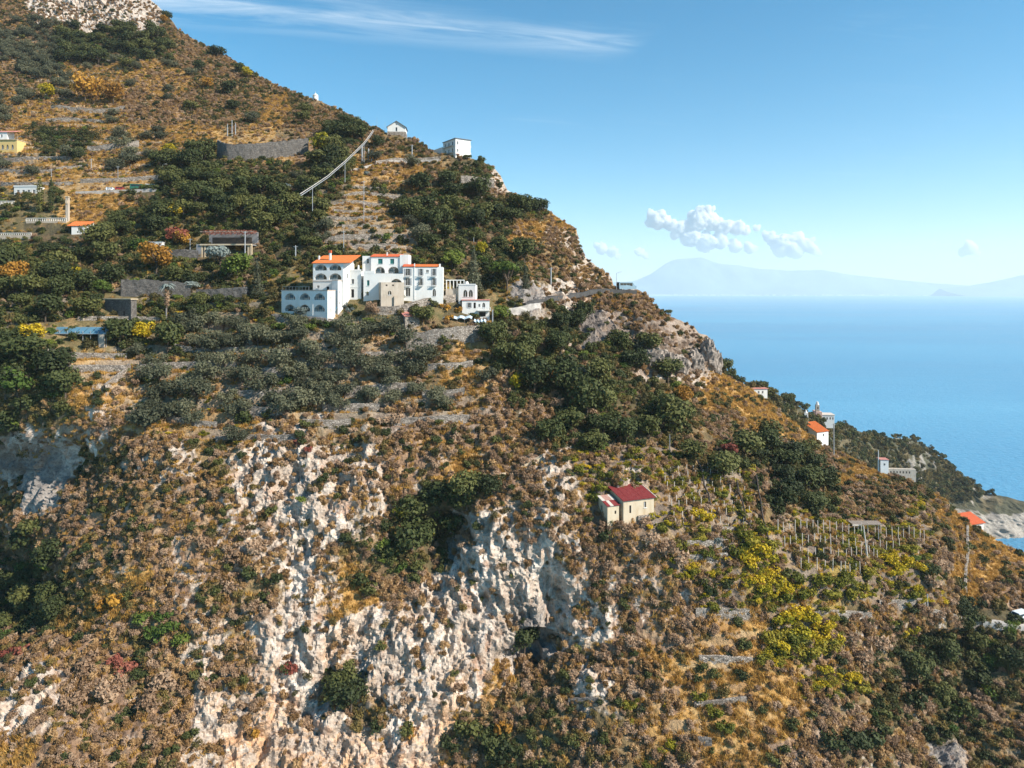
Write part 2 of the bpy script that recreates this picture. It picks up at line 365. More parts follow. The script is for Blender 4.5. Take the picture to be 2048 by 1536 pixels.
# relief
base = PT.copy()
tx = np.gradient(base, axis=1); tv = np.gradient(base, axis=0); N = np.cross(tx, tv); N /= np.linalg.norm(N, axis=-1)[..., None] + 1e-9
for _ in range(3):
    N = (N + np.roll(N, 6, 1) + np.roll(N, -6, 1)) / 3
N /= np.linalg.norm(N, axis=-1)[..., None] + 1e-9
edge = ss(1.0, 0.94, np.repeat(vv[:, None], NC, 1)) * 0.85 + 0.15
rid = lambda s, o, off, sq=(1, 1, .45): 1 - 2 * np.abs(fbm(base, s, o, 0.5, sq, off))
big = fbm(base, 34, 3, 0.5, (1, 1, .8), 2.0)
r1 = rid(15, 3, 4.0); r2 = rid(5.5, 3, 8.0, (1, 1, .5)); r3 = fbm(base, 2.0, 3, 0.6, (1, 1, .7), 3.0)
r4 = rid(1.7, 3, 12.0, (1, 1, .75)); r5 = rid(3.2, 2, 22.0, (1.2, 1.2, .35))
blocks = fbm(base, 4.5, 2, 0.5, (1, 1, 1), 7.7); blocks = np.round(blocks * 4) / 4.0      # ledges
disp = rock * (2.3 * r1 + 1.6 * r2 + 1.1 * r3 + 1.7 * blocks + 0.75 * r4 + 0.9 * r5 - 1.2) + (1 - rock) * (0.45 * r3 + 0.22 * r4 + 0.6 * fbm(base, 7, 2, 0.5, (1, 1, 1), 1.0)) * (1 - 0.75 * tz) + 3.4 * big * (1 - 0.75 * tz)
PT = base + N * (disp * (1 - 0.92 * pad) * edge)[..., None]
# caves and undercuts traced in the cliff: pushed back into the slope (column, row, radii, metres)
for x, y, a, b, s in [(1040,1330,46,26,5.0),(1075,1290,40,30,4.0),(895,1075,46,50,5.0),(870,885,60,20,3.0),(950,930,50,16,2.2),(655,1405,18,40,3.0),(60,930,120,60,3.5),(30,1180,60,90,5.0),(1170,640,30,40,3.0),(1235,670,30,50,3.0),(585,980,26,45,2.5),(1110,1180,26,60,2.5),(1660,990,60,30,3.0),(1830,1390,120,20,3.5),(1900,1290,110,26,3.0),(330,820,40,22,2.0)]:
    k = np.exp(-(((GPX - x) / a) ** 2 + ((GPY - y) / b) ** 2) ** 2)
    PT[..., 1] += s * k * (1 - pad)
# the far side of the ridge falls away to the sea
back = []
last = PT[-1].copy()
for k in range(1, NB + 1):
    t = k / NB
    run = 1.2 * k + 150 * t ** 2.2
    drop = (0.3 * k + (0.62 * run)) * ss(0, 6, np.full(NC, float(k)))
    b = last.copy(); b[:, 0] += 0.35 * run; b[:, 1] += run; b[:, 2] -= drop
    b[:, 2] += 2.0 * fbm(b, 12, 3) * min(1, k / 5)
    b[:, 2] = np.maximum(b[:, 2], SEA_Z - 30)
    back.append(b)
ALL = np.concatenate([PT, np.array(back)], 0); NT_R = NR + NB
idx = np.arange(NT_R * NC).reshape(NT_R, NC)
F = np.stack([idx[:-1, :-1], idx[:-1, 1:], idx[1:, 1:], idx[1:, :-1]], -1).reshape(-1, 4)

# ground colours; code h is grey cliff with its shade painted in
PAL = {'m': [(.20,.145,.075),(.13,.10,.05),(.30,.20,.10)], 'R': [(.50,.44,.385),(.62,.565,.52),(.40,.315,.25)], 'r': [(.44,.37,.31),(.30,.21,.14),(.55,.49,.44)], 'k': [(.56,.39,.26),(.50,.285,.145),(.56,.47,.40)],
       'g': [(.42,.25,.085),(.35,.20,.075),(.48,.32,.14)], 'b': [(.27,.175,.11),(.20,.13,.09),(.36,.25,.16)], 'd': [(.10,.085,.045),(.16,.11,.06),(.07,.06,.035)], 'o': [(.30,.225,.145),(.36,.26,.155),(.26,.22,.17)],
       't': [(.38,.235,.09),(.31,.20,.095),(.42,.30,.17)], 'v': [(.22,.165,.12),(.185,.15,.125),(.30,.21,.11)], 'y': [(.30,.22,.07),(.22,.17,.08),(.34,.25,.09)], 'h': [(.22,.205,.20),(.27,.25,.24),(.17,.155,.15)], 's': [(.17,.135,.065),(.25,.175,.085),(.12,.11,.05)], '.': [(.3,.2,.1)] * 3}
palA = np.array([[PAL[c][k] for k in range(3)] for c in CODES])
P3 = PT
ja = 75 * fbm(np.stack([GPX, GPY, GPX * 0], -1), 90, 6, .62, (1, 1, 1), 1.2); jb = 75 * fbm(np.stack([GPX, GPY, GPX * 0], -1), 90, 6, .62, (1, 1, 1), 8.2)
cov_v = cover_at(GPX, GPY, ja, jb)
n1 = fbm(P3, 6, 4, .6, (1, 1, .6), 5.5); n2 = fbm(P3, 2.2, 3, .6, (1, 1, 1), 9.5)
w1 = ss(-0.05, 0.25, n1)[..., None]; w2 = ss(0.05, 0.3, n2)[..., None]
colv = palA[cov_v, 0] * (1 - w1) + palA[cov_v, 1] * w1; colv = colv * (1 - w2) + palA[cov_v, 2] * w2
# bare stone wherever the rock relief stands proud, soil and dry grass on its ledges
patch = fbm(P3, 3.4, 4, .65, (1, 1, .6), 51.0)
rk = ss(0.44, 0.56, rock + 0.5 * n1 + 0.75 * patch + 0.22 * n2 + 0.04)[..., None]
gtx = np.gradient(PT, axis=1); gtv = np.gradient(PT, axis=0); NN = np.cross(gtx, gtv); NN /= np.linalg.norm(NN, axis=-1)[..., None] + 1e-9
steep = 1 - np.clip(NN[..., 2], 0, 1)
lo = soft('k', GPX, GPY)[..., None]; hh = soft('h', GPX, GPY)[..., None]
pal_r = np.array([.43,.36,.305]) * (1 - w1) + np.array([.565,.50,.445]) * w1
och = ss(0.10, 0.30, fbm(P3, 9, 3, .55, (1, 1, .35), 14.0) + 0.10)[..., None]
pal_r = pal_r * (1 - .62 * w2) + np.array([.33,.235,.17]) * .62 * w2
pal_r = pal_r * (1 - 0.75 * och * np.clip(lo + .42 * ss(1050, 1350, GPY)[..., None], 0, 1)) + np.array([.60,.36,.19]) * 0.75 * och * np.clip(lo + .42 * ss(1050, 1350, GPY)[..., None], 0, 1)
pal_r = pal_r * (1 - hh) + np.array([.20,.19,.185]) * hh  # grey cliff of the h cells, darkened in colour for its shade
rust = ss(0.18, 0.34, fbm(P3, 4, 3, .6, (1, 1, .5), 24.0))[..., None]
pal_r = pal_r * (1 - .6 * rust) + np.array([.40,.23,.15]) * .6 * rust
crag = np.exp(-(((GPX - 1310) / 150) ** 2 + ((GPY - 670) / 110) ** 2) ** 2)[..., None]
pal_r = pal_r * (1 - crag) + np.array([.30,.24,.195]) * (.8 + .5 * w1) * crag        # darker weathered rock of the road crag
ledge = ss(0.62, 0.45, steep + 0.15 * n2)[..., None] * 0.8
rk = rk * (1 - ledge)
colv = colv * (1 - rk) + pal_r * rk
wl_m = (tz * wallf * ss(-0.35, 0.1, fbm(P3, 8, 2, .5, (1, 1, 1), 31.0)))[..., None] * (1 - rk)
colv = colv * (1 - .7 * wl_m) + np.array([.31,.265,.225]) * .7 * wl_m
colv *= (1 + 0.16 * fbm(P3, 18, 2)[..., None])
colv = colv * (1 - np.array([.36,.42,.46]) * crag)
colb = np.repeat(colv[-1:][:], NB, 0) * 0.9
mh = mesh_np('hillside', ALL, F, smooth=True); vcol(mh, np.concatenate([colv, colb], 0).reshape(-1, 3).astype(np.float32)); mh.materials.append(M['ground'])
hill = tag(link('hillside', mh), 'steep terraced mountainside of pale rock, dry grass and scrub', kind='structure')
mh.set_sharp_from_angle(angle=R(24))

def ground(px, py):
    """point of the slope at a surveyed photograph position"""
    px = np.asarray(px, float); return lattice(PT, PXC, px, row_param(px, np.asarray(py, float)))
def gpt(px, py): return Vector(ground(np.array([px]), np.array([py]))[0])

# ------------------------------------------------------------------ far headland, sea, far coast
HR = [(1380,700),(1480,765),(1540,783),(1590,808),(1640,842),(1690,852),(1740,870),(1780,878),(1820,876),(1850,890),(1880,915),(1910,945),(1940,965),(1965,985),(2000,990),(2048,1003),(2150,1035),(2300,1062),(2420,1075)]
hx = np.array([p[0] for p in HR], float); hy = np.array([p[1] for p in HR], float)
hd = np.interp(hx, [1380,1540,1640,1740,1850,2048,2420], [330,345,400,520,590,556,505])
HC, HRW = 420, 190
hpx = np.linspace(1380, 2420, HC); ht = np.interp(hpx, hx, hy) + 2.0 * pn(hpx / 14, hpx * 0 + .5, hpx * 0); hY = np.interp(hpx, hx, hd)
tv_ = np.linspace(0, 1, HRW)[:, None]
bY = np.interp(hpx, [1380,1560,1700,1850,2048,2420], [250,290,380,480,525,480])[None]
yy = hY[None] + (bY - hY[None]) * tv_
ztop = ((HOR - ht) / FOC * hY)[None]
zz = ztop + (SEA_Z - 12 - ztop) * (0.25 * tv_ + 0.75 * tv_ ** 1.0)
HP = np.stack([np.repeat(((hpx - CX) / FOC)[None], HRW, 0) * yy, yy, zz], -1)
hrock = ss(-0.05, 0.3, fbm(HP, 60, 3, .5, (1, 1, .8), 3.1)) ; 
hpy = HOR - HP[..., 2] / HP[..., 1] * FOC; hpxg = np.repeat(hpx[None], HRW, 0)
hrock = np.maximum(hrock * 0.45, .62 * np.exp(-(((hpxg - 1835) / 60) ** 2 + ((hpy - 930) / 34) ** 2) ** 2))
hrock = np.maximum(hrock, ss(-173, -184, HP[..., 2]))
hdisp = (1 - 2 * np.abs(fbm(HP, 40, 4, .55, (1, 1, .6), 6.0))) * (3 + 5 * hrock) + 3 * fbm(HP, 12, 3) + 2.5 * (1 - 2 * np.abs(fbm(HP, 9, 4, .6, (1, 1, .5), 16.0)))
HP[..., 1] -= hdisp * ss(0, 0.12, tv_) ; HP[..., 2] += 0.25 * hdisp * ss(0, 0.1, tv_)
hb = []
for k in range(1, 16):
    b = HP[0].copy(); b[:, 1] += 9.0 * k; b[:, 0] += 3 * k; b[:, 2] -= 6.5 * k + 3 * np.abs(fbm(b, 20, 2)); b[:, 2] = np.maximum(b[:, 2], SEA_Z - 12); hb.append(b)
HA = np.concatenate([np.array(hb[::-1]), HP], 0); nr = HA.shape[0]
idh = np.arange(nr * HC).reshape(nr, HC)
FH = np.stack([idh[:-1, :-1], idh[1:, :-1], idh[1:, 1:], idh[:-1, 1:]], -1).reshape(-1, 4)
hn = fbm(HA, 22, 3, .6)[..., None]; hr2 = np.concatenate([np.repeat(hrock[:1], 15, 0), hrock], 0)[..., None]
hr2 = ss(0.5, 0.62, hr2 + .55 * fbm(HA, 14, 3, .6, (1, 1, .6), 2.2)[..., None])
hc = np.array([.085,.085,.055]) * (1 - ss(0, .3, hn)) + np.array([.16,.13,.075]) * ss(0, .3, hn)
hc = hc * (1 - hr2) + (np.array([.27,.25,.225]) * (1 + .16 * np.clip((-HA[..., 2:3] - 150) / 20, 0, 3)) * (1 + .6 * fbm(HA, 7, 4, .65, (1, 1, .5), 71.0)[..., None])) * hr2
mhd = mesh_np('headland', HA, FH, True); vcol(mhd, hc.reshape(-1, 3)); mhd.materials.append(M['ground'])
tag(link('headland', mhd), 'distant wooded headland with bare cliffs dropping to the sea', kind='structure')
def hground(px, py):
    j = int(np.clip((px - 1380) / (2420 - 1380) * (HC - 1), 0, HC - 1)); col = HP[:, j]; rows = HOR - col[:, 2] / col[:, 1] * FOC
    i = int(np.argmin(np.abs(rows - py))); return Vector(col[i])

def mat_sea():
    t = NT('sea_water'); mp = t.node('ShaderNodeMapping'); mp.inputs['Scale'].default_value = (0.25, 1.0, 1.0); mp.inputs['Rotation'].default_value = (0, 0, 0.12); t.l.new(t.pos(), mp.inputs[0])
    streak = t.noise(0.0016, 5, 0.6, mp.outputs[0]); fine = t.noise(0.03, 4, 0.7, mp.outputs[0])
    t.color(t.ramp(streak, [(0.35, (0.07, 0.25, 0.41)), (0.65, (0.12, 0.34, 0.50))]))
    t.l.new(t.ramp(streak, [(0.35, (.32,.32,.32)), (0.65, (.48,.48,.48))]), t.b.inputs['Roughness'])
    t.b.inputs['IOR'].default_value = 1.33; t.b.inputs['Specular IOR Level'].default_value = 0.5
    return t.bump(t.math('ADD', fine, t.noise(0.15, 3, 0.7)), 0.6, 2.5).m
M['sea'] = mat_sea()
sx = [-24000, -3000, 0, 3000, 24000]; sy = [-290, 3000, 9000, 26800]
sv = [(x, y, SEA_Z) for y in sy for x in sx]; sf = [(r*5+c, r*5+c+1, r*5+c+6, r*5+c+5) for r in range(3) for c in range(4)]
ms = mesh_np('sea', np.array(sv), np.array(sf)); ms.materials.append(M['sea'])
tag(link('sea', ms), 'calm blue sea stretching to the far coast', kind='structure')

M['far_land'] = mat_plain('far_land', (0.17, 0.23, 0.24), 0.2, 0.0008)
def range_mesh(name, pts, Yr, label, foot=1500):
    xs = np.linspace(pts[0][0], pts[-1][0], 420); t_ = np.interp(xs, [p[0] for p in pts], [p[1] for p in pts]) + 1.3 * fbm(np.stack([xs, xs * 0, xs * 0], -1), 30, 4)
    rows = []
    for k in range(24):
        u = k / 23.0; Yk = Yr - foot * (1 - u)
        z = SEA_Z - 3 + ((HOR - t_) / FOC * Yr - SEA_Z + 3) * (u ** 1.6)
        p = np.stack([(xs - CX) / FOC * Yr, np.full_like(xs, Yk), z], -1)
        p[:, 1] += 320 * fbm(p, 900, 4) * u; rows.append(p)
    b = rows[-1].copy(); b[:, 1] += 500; b[:, 2] = SEA_Z - 3; rows.append(b)
    A = np.array(rows); n = len(xs); I = np.arange(A.shape[0] * n).reshape(-1, n)
    m = mesh_np(name, A, np.stack([I[:-1, :-1], I[:-1, 1:], I[1:, 1:], I[1:, :-1]], -1).reshape(-1, 4), True); m.materials.append(M['far_land'])
    tag(link(name, m), label, kind='structure')
range_mesh('far_mountains', [(900,560),(1200,566),(1270,562),(1300,548),(1330,528),(1350,519),(1375,517),(1400,515),(1415,519),(1440,528),(1480,531),(1520,538),(1580,541),(1640,540),(1700,549),(1760,556),(1820,562),(1900,569),(2000,574),(2400,577)], 24500, 'hazy blue mountain range across the bay')
range_mesh('far_mountains', [(1880,577),(1940,572),(1985,564),(2020,556),(2060,547),(2120,540),(2200,543),(2400,548)], 21500, 'nearer hazy slope rising behind the bay')
# ------------------------------------------------------------------ plants: shared shapes
def leaf_cloud(blobs, n, size, flat=0.35, seed=0, jit=0.5, tri=False, droop=0.0):
    """leaf-sized faces spread over and through a set of clumps (cx, cy, cz, rx, ry, rz)"""
    g = np.random.default_rng(seed); B = np.array(blobs, float); w = (B[:, 3] * B[:, 4] + B[:, 3] * B[:, 5]); w /= w.sum()
    k = g.choice(len(B), n, p=w); d = g.normal(size=(n, 3)); d[:, 2] += 0.25; d /= np.linalg.norm(d, axis=1)[:, None]
    r = 1 - 0.55 * g.random(n) ** 2.2
    c = B[k, :3] + d * B[k, 3:] * r[:, None] + g.normal(size=(n, 3)) * 0.06 * B[k, 3:]
    nrm = d + g.normal(size=(n, 3)) * jit; nrm[:, 2] += flat; nrm /= np.linalg.norm(nrm, axis=1)[:, None]
    a = np.cross(nrm, g.normal(size=(n, 3))); a /= np.linalg.norm(a, axis=1)[:, None]; b = np.cross(nrm, a)
    s = size * (0.6 + 0.8 * g.random(n))[:, None]; e = (0.55 + 0.5 * g.random(n))[:, None]
    if droop: c = c - np.array([0, 0, droop]) * g.random(n)[:, None]
    if tri:
        V = np.stack([c - a * s * .6, c + a * s * .6, c + b * s * e * 1.5], 1); Fc = np.arange(n * 3).reshape(n, 3)
    else:
        V = np.stack([c - a * s * .55 - b * s * e * .5, c + a * s * .5 - b * s * e * .35, c + a * s * .35 + b * s * e * .55, c - a * s * .3 + b * s * e * .4], 1); Fc = np.arange(n * 4).reshape(n, 4)
    return V.reshape(-1, 3), Fc
def tubes(segs, sides=5):
    """tapered limbs: list of (p0, p1, r0, r1)"""
    V, Fc = [], []
    for p0, p1, r0, r1 in segs:
        p0, p1 = np.array(p0, float), np.array(p1, float); d = p1 - p0; d /= np.linalg.norm(d) + 1e-9
        a = np.cross(d, [0.3, 0.9, 0.2]); a /= np.linalg.norm(a); b = np.cross(d, a); o = len(V)
        for p, r in ((p0, r0), (p1, r1)):
            for i in range(sides):
                t = 2 * math.pi * i / sides; V.append(p + (a * math.cos(t) + b * math.sin(t)) * r)
        for i in range(sides):
            j = (i + 1) % sides; Fc.append((o + i, o + j, o + sides + j, o + sides + i))
    return np.array(V), np.array(Fc)
def crown_blobs(seed, rx, rz, h, n=13, spread=0.62, br=0.42):
    g = random.Random(seed); o = []
    for i in range(n):
        a = g.random() * 2 * math.pi; q = math.sqrt(g.random()) * spread; zz_ = g.uniform(-0.45, 0.55) * (1 - 0.5 * q)
        s = g.uniform(0.75, 1.25) * br
        o.append((math.cos(a) * q * rx, math.sin(a) * q * rx, h + zz_ * rz, rx * s, rx * s, rz * s * 0.85))
    return o
def limb_segs(seed, h, rx, r=0.2, n=5):
    g = random.Random(seed + 99); s = [((0, 0, -0.8), (g.uniform(-.15, .15), g.uniform(-.15, .15), h * .45), r, r * .75)]
    tip = s[0][1]
    for i in range(n):
        a = 2 * math.pi * (i + g.random()) / n; q = g.uniform(.35, .7) * rx
        mid = (tip[0] + math.cos(a) * q * .5, tip[1] + math.sin(a) * q * .5, h * g.uniform(.65, .8)); end = (math.cos(a) * q, math.sin(a) * q, h * g.uniform(.95, 1.25))
        s += [(tip, mid, r * .6, r * .4), (mid, end, r * .4, r * .12)]
    return s
TREES = {}
def tree_shape(kind, crown, limbs, mat, var):
    cv, cf = crown; m = mesh_np(kind + '_crown', cv, cf); m.materials.append(M[mat])
    tv2, tf2 = tubes(limbs); t = mesh_np(kind + '_trunk', tv2, tf2, True); t.materials.append(M['bark'])
    TREES.setdefault(kind, []).append((m, t))
for v in range(6):      # holm oaks: dense round dark crowns, unit about 6 m across
    bl = crown_blobs(v, 3.0, 2.7, 2.7 + .2 * (v % 3), 15); tree_shape('oak', leaf_cloud(bl, 1500, .36, .4, v), limb_segs(v, 2.8, 2.2, .2), 'oak', v)
for v in range(4):      # olives: loose silvery crowns
    bl = crown_blobs(30 + v, 2.8, 2.1, 2.4, 13, .72, .42); tree_shape('olive', leaf_cloud(bl, 1400, .28, .3, 30 + v, .7), limb_segs(30 + v, 2.0, 1.9, .2, 4), 'olive', v)
for v, mt in enumerate(('autumn', 'autumn', 'yellow')):
    bl = crown_blobs(50 + v, 2.7, 2.9, 3.2, 14, .66, .38); tree_shape(('autumn', 'autumn', 'golden')[v], leaf_cloud(bl, 1100, .36, .2, 50 + v, .7), limb_segs(50 + v, 4.0, 2.4, .17, 6), mt, v)
bl = crown_blobs(60, 3.3, 1.7, 5.2, 16, .8, .36); tree_shape('pine', leaf_cloud(bl, 1700, .33, .6, 60), limb_segs(60, 5.0, 2.8, .24, 6), 'bright', 0)
bl = [(0, 0, z, 1.9 * (1 - z / 9.5) + .15, 1.9 * (1 - z / 9.5) + .15, .9) for z in np.linspace(1.2, 8.6, 10)]; tree_shape('conifer', leaf_cloud(bl, 1200, .32, -.1, 61, .5, droop=.3), [((0, 0, -.8), (0, 0, 8.5), .2, .03)], 'olive', 0)
bl = [(0, 0, z, .75 * math.sin(min(1, (9.4 - z) / 4) * 1.5) + .1, .75 * math.sin(min(1, (9.4 - z) / 4) * 1.5) + .1, .8) for z in np.linspace(.6, 9, 12)]; tree_shape('cypress', leaf_cloud(bl, 900, .28, .0, 62, .5), [((0, 0, -.8), (0, 0, 8.5), .15, .03)], 'oak', 0)
bl = crown_blobs(63, 2.6, 2.2, 2.4, 13); tree_shape('bright', leaf_cloud(bl, 1200, .34, .4, 63), limb_segs(63, 3.0, 2.2, .16), 'bright', 0)
bl = crown_blobs(64, 2.3, 1.7, 2.4, 11); tree_shape('silver', leaf_cloud(bl, 1000, .3, .3, 64), limb_segs(64, 2.2, 2.0, .16), 'silver', 0)
bl = crown_blobs(65, 2.2, 1.9, 2.6, 11, .7, .36); tree_shape('red', leaf_cloud(bl, 800, .28, .2, 65, .8), limb_segs(65, 2.4, 2.0, .1), 'redleaf', 0)
bl = crown_blobs(66, 2.4, 2.2, 2.9, 12, .7, .34); tree_shape('bare', leaf_cloud(bl, 900, .30, .0, 66, 1.0, tri=True), limb_segs(66, 2.6, 2.2, .12, 7), 'mauve', 0)

SHRUB = {}
def shrub(kind, mat, seed, n, size, rx, rz, nb=7, tri=False, jit=.7, flat=.2):
    bl = crown_blobs(seed, rx, rz, rz * .55, nb, .7, .42); v, f_ = leaf_cloud(bl, n, size, flat, seed, jit, tri)
    m = mesh_np(kind, v, f_); m.materials.append(M[mat]); SHRUB.setdefault(kind, []).append(m)
for v in range(3): shrub('maquis_bush', 'maquis', 100 + v, 400, .20, 1.1, 1.0)
for v in range(3): shrub('dry_shrub', 'scrub', 110 + v, 360, .24, 1.0, .9, tri=True, jit=1.0)
for v in range(2): shrub('bare_shrub', 'mauve', 120 + v, 360, .24, 1.1, 1.0, tri=True, jit=1.0)
for v in range(2): shrub('green_bush', 'oak', 130 + v, 460, .22, 1.2, 1.1)
for v in range(2): shrub('yellow_bush', 'yellow', 140 + v, 520, .20, 1.1, .9, 10)
for v in range(2): shrub('vine_bush', 'vine', 150 + v, 500, .20, 1.1, .8, 10)
for v in range(1): shrub('bright_bush', 'bright', 160 + v, 460, .20, 1.1, .9, 9)
for v in range(1): shrub('red_bush', 'redleaf', 170 + v, 420, .20, 1.0, .9, tri=True)
for v in range(1): shrub('silver_bush', 'silver', 180 + v, 260, .26, 1.0, .8)
for v in range(1): shrub('autumn_bush', 'autumn', 190 + v, 260, .28, 1.0, .9)
def grass_mesh(seed, n=46, spread=.75, h=.75):
    g = np.random.default_rng(seed); c = g.normal(size=(n, 2)) * spread * .5; a = g.random(n) * 6.28; L_ = h * (.5 + .7 * g.random(n)); lean = .55
    b0 = np.stack([c[:, 0], c[:, 1], np.full(n, -.08)], 1); wv = np.stack([np.cos(a), np.sin(a), a * 0], 1) * .085
    tip = b0 + np.stack([lean * L_ * np.cos(a + 1.57 + g.normal(size=n) * .6), lean * L_ * np.sin(a + 1.57 + g.normal(size=n) * .6), L_], 1)
    V = np.stack([b0 - wv, b0 + wv, tip], 1).reshape(-1, 3); m = mesh_np('grass_tuft', V, np.arange(n * 3).reshape(n, 3)); m.materials.append(M['grass']); return m
SHRUB['grass_tuft'] = [grass_mesh(5), grass_mesh(6)]

# ------------------------------------------------------------------ where plants grow
A_ = PT[:-1, :-1]; area = np.linalg.norm(np.cross(PT[:-1, 1:] - A_, PT[1:, :-1] - A_), axis=-1)
inview = ((GPX[:-1, :-1] > -60) & (GPX[:-1, :-1] < 2110) & (GPY[:-1, :-1] < 1600)).astype(float)
covc = cov_v[:-1, :-1]; rkc = rk[:-1, :-1, 0]; padc = pad[:-1, :-1]; slope_up = np.clip(NN[:-1, :-1, 2], 0.05, 1)
clump = ss(-.25, .35, fbm(PT, 11, 3, .5, (1, 1, 1), 41.0))[:-1, :-1]
def sample(dens, n, extra=1.0, padk=1.0):
    """n points on the slope, likelihood = true surface area x density of the cover"""
    w = np.array([dens.get(c, 0) for c in CODES])[covc] * area * inview * extra * (1 - padk * padc)
    w = w.ravel(); k = rng.choice(len(w), n, p=w / w.sum()); i, j = np.unravel_index(k, covc.shape)
    a, b = rng.random(n), rng.random(n)
    P = PT[i, j] * ((1-a)*(1-b))[:, None] + PT[i, j+1] * ((1-a)*b)[:, None] + PT[i+1, j] * (a*(1-b))[:, None] + PT[i+1, j+1] * (a*b)[:, None]
    return P, GPX[i, j], GPY[i, j]
def thin(P, rad):
    """keep points no nearer to each other than rad (array)"""
    keep = []; cell = {}; S = 4.0
    for q in range(len(P)):
        k0 = tuple((P[q] // S).astype(int)); ok = True; R_ = rad[q]
        rr = int(R_ // S) + 1
        for dx in range(-rr, rr + 1):
            for dy in range(-rr, rr + 1):
                for dz_ in range(-rr, rr + 1):
                    for o in cell.get((k0[0]+dx, k0[1]+dy, k0[2]+dz_), ()):
                        if ((P[q] - P[o]) ** 2).sum() < (0.5 * (R_ + rad[o])) ** 2: ok = False; break
                    if not ok: break
                if not ok: break
            if not ok: break
        if ok: keep.append(q); cell.setdefault(k0, []).append(q)
    return np.array(keep)

ORD = ['first','second','third','fourth','fifth','sixth','seventh','eighth','ninth','tenth','eleventh','twelfth','thirteenth','fourteenth','fifteenth','sixteenth','seventeenth','eighteenth','nineteenth','twentieth']
ORD += ['twenty-' + o for o in ORD[:9]] + ['thirtieth'] + ['thirty-' + o for o in ORD[:9]] + ['fortieth'] + ['forty-' + o for o in ORD[:9]]
ZONES = [((-99,-99,340,130),'under the rock crown, top left'), ((-99,130,330,245),'on the highest left terraces'), ((-99,245,300,372),'on the golden left terraces'),
 ((240,300,650,480),'in the wood below the round bastion'), ((330,60,780,305),'on the ridge slope above the bastion'), ((650,230,1020,335),'near the white ridge houses'), ((640,330,812,505),'on the stepped terraces mid-slope'),
 ((800,320,1180,560),'in the wood beside the stepped terraces'), ((-99,372,300,500),'around the orange-roofed cottage'), ((-99,500,290,650),'in the left gardens'), ((-99,650,290,880),'at the left edge below the greenhouse'),
 ((290,470,560,650),'in the gardens left of the hotel'), ((540,470,1000,660),'around the white hotel'), ((1000,520,1240,640),'beside the road bend'), ((280,640,660,900),'on the olive terraces, left half'), ((660,640,1000,900),'on the olive terraces, right half'),
 ((1000,600,1260,900),'in the wood under the road, upper part'), ((1260,640,1560,780),'on the crag below the bus'), ((1260,760,1560,960),'in the wood under the road, lower part'), ((1400,780,1960,1040),'in the gully above the vineyard'),
 ((840,900,1010,1150),'in the cliff hollow'), ((1180,900,1380,1080),'around the red-roofed farmhouse'), ((1300,900,1960,1230),'in the vineyard'), ((-99,880,260,1340),'in the dark gully, left edge'),
 ((260,880,640,1200),'on the brown slope, left centre'), ((-99,1200,460,1620),'on the scrub slope, bottom left'), ((460,1100,1100,1620),'on the pale cliff'), ((1000,900,1320,1330),'on the rocks below the farmhouse'),
 ((1100,1200,1560,1620),'on the grassy slope, bottom centre'), ((1500,1180,2200,1370),'below the vineyard'), ((1500,1370,2200,1620),'on the bottom right slope'), ((-999,-999,3000,3000),'on the open slope')]
def zone_of(px, py):
    for (a, b, c, d), n in ZONES:
        if a <= px < c and b <= py < d: return n
def number_labels(items, rowh=44):
    """items: dicts with px, py, look ; label = look + zone + row and place in the row"""
    by = {}
    for it in items: by.setdefault((it['look'], zone_of(it['px'], it['py'])), []).append(it)
    for (look, zn), L in by.items():
        L.sort(key=lambda t: t['py'])
        rows, cur = [], []
        for t in L:
            if cur and t['py'] - cur[0]['py'] > rowh: rows.append(cur); cur = []
            cur.append(t)
        rows.append(cur)
        for ri, row in enumerate(rows):
            row.sort(key=lambda t: t['px'])
            for ci, t in enumerate(row):
                s = f"{look} {zn}"
                if len(rows) > 1: zs_ = s
                s += ', top row' if ri == 0 else (', bottom row' if ri == len(rows) - 1 else f", {ORD[ri]} row")
                if len(row) > 1: s += f", {ORD[ci]} from left"
                t['label'] = s if len(s.split()) <= 16 else s.replace(' from left', '')
def plant_tree(it):
    kind, P, s = it['kind'], it['P'], it['s']; var = TREES[kind]; m, t = var[it.get('var', random.randrange(len(var))) % len(var)]
    root = link(it['name'], None); root.location = P; root.scale = (s, s, s * it.get('sz', 1)); root.rotation_euler = (0, 0, it.get('rz', random.uniform(0, 6.28)))
    root.empty_display_size = .3
    tag(root, it['label'], 'tree', it['group']); link('crown', m, root); link('trunk', t, root)
    return root

trees = []
def add_tree(kind, name, look, group, px, py, s, **k):
    trees.append(dict(kind=kind, name=name, look=look, group=group, px=px, py=py, s=s, P=gpt(px, py), **k))
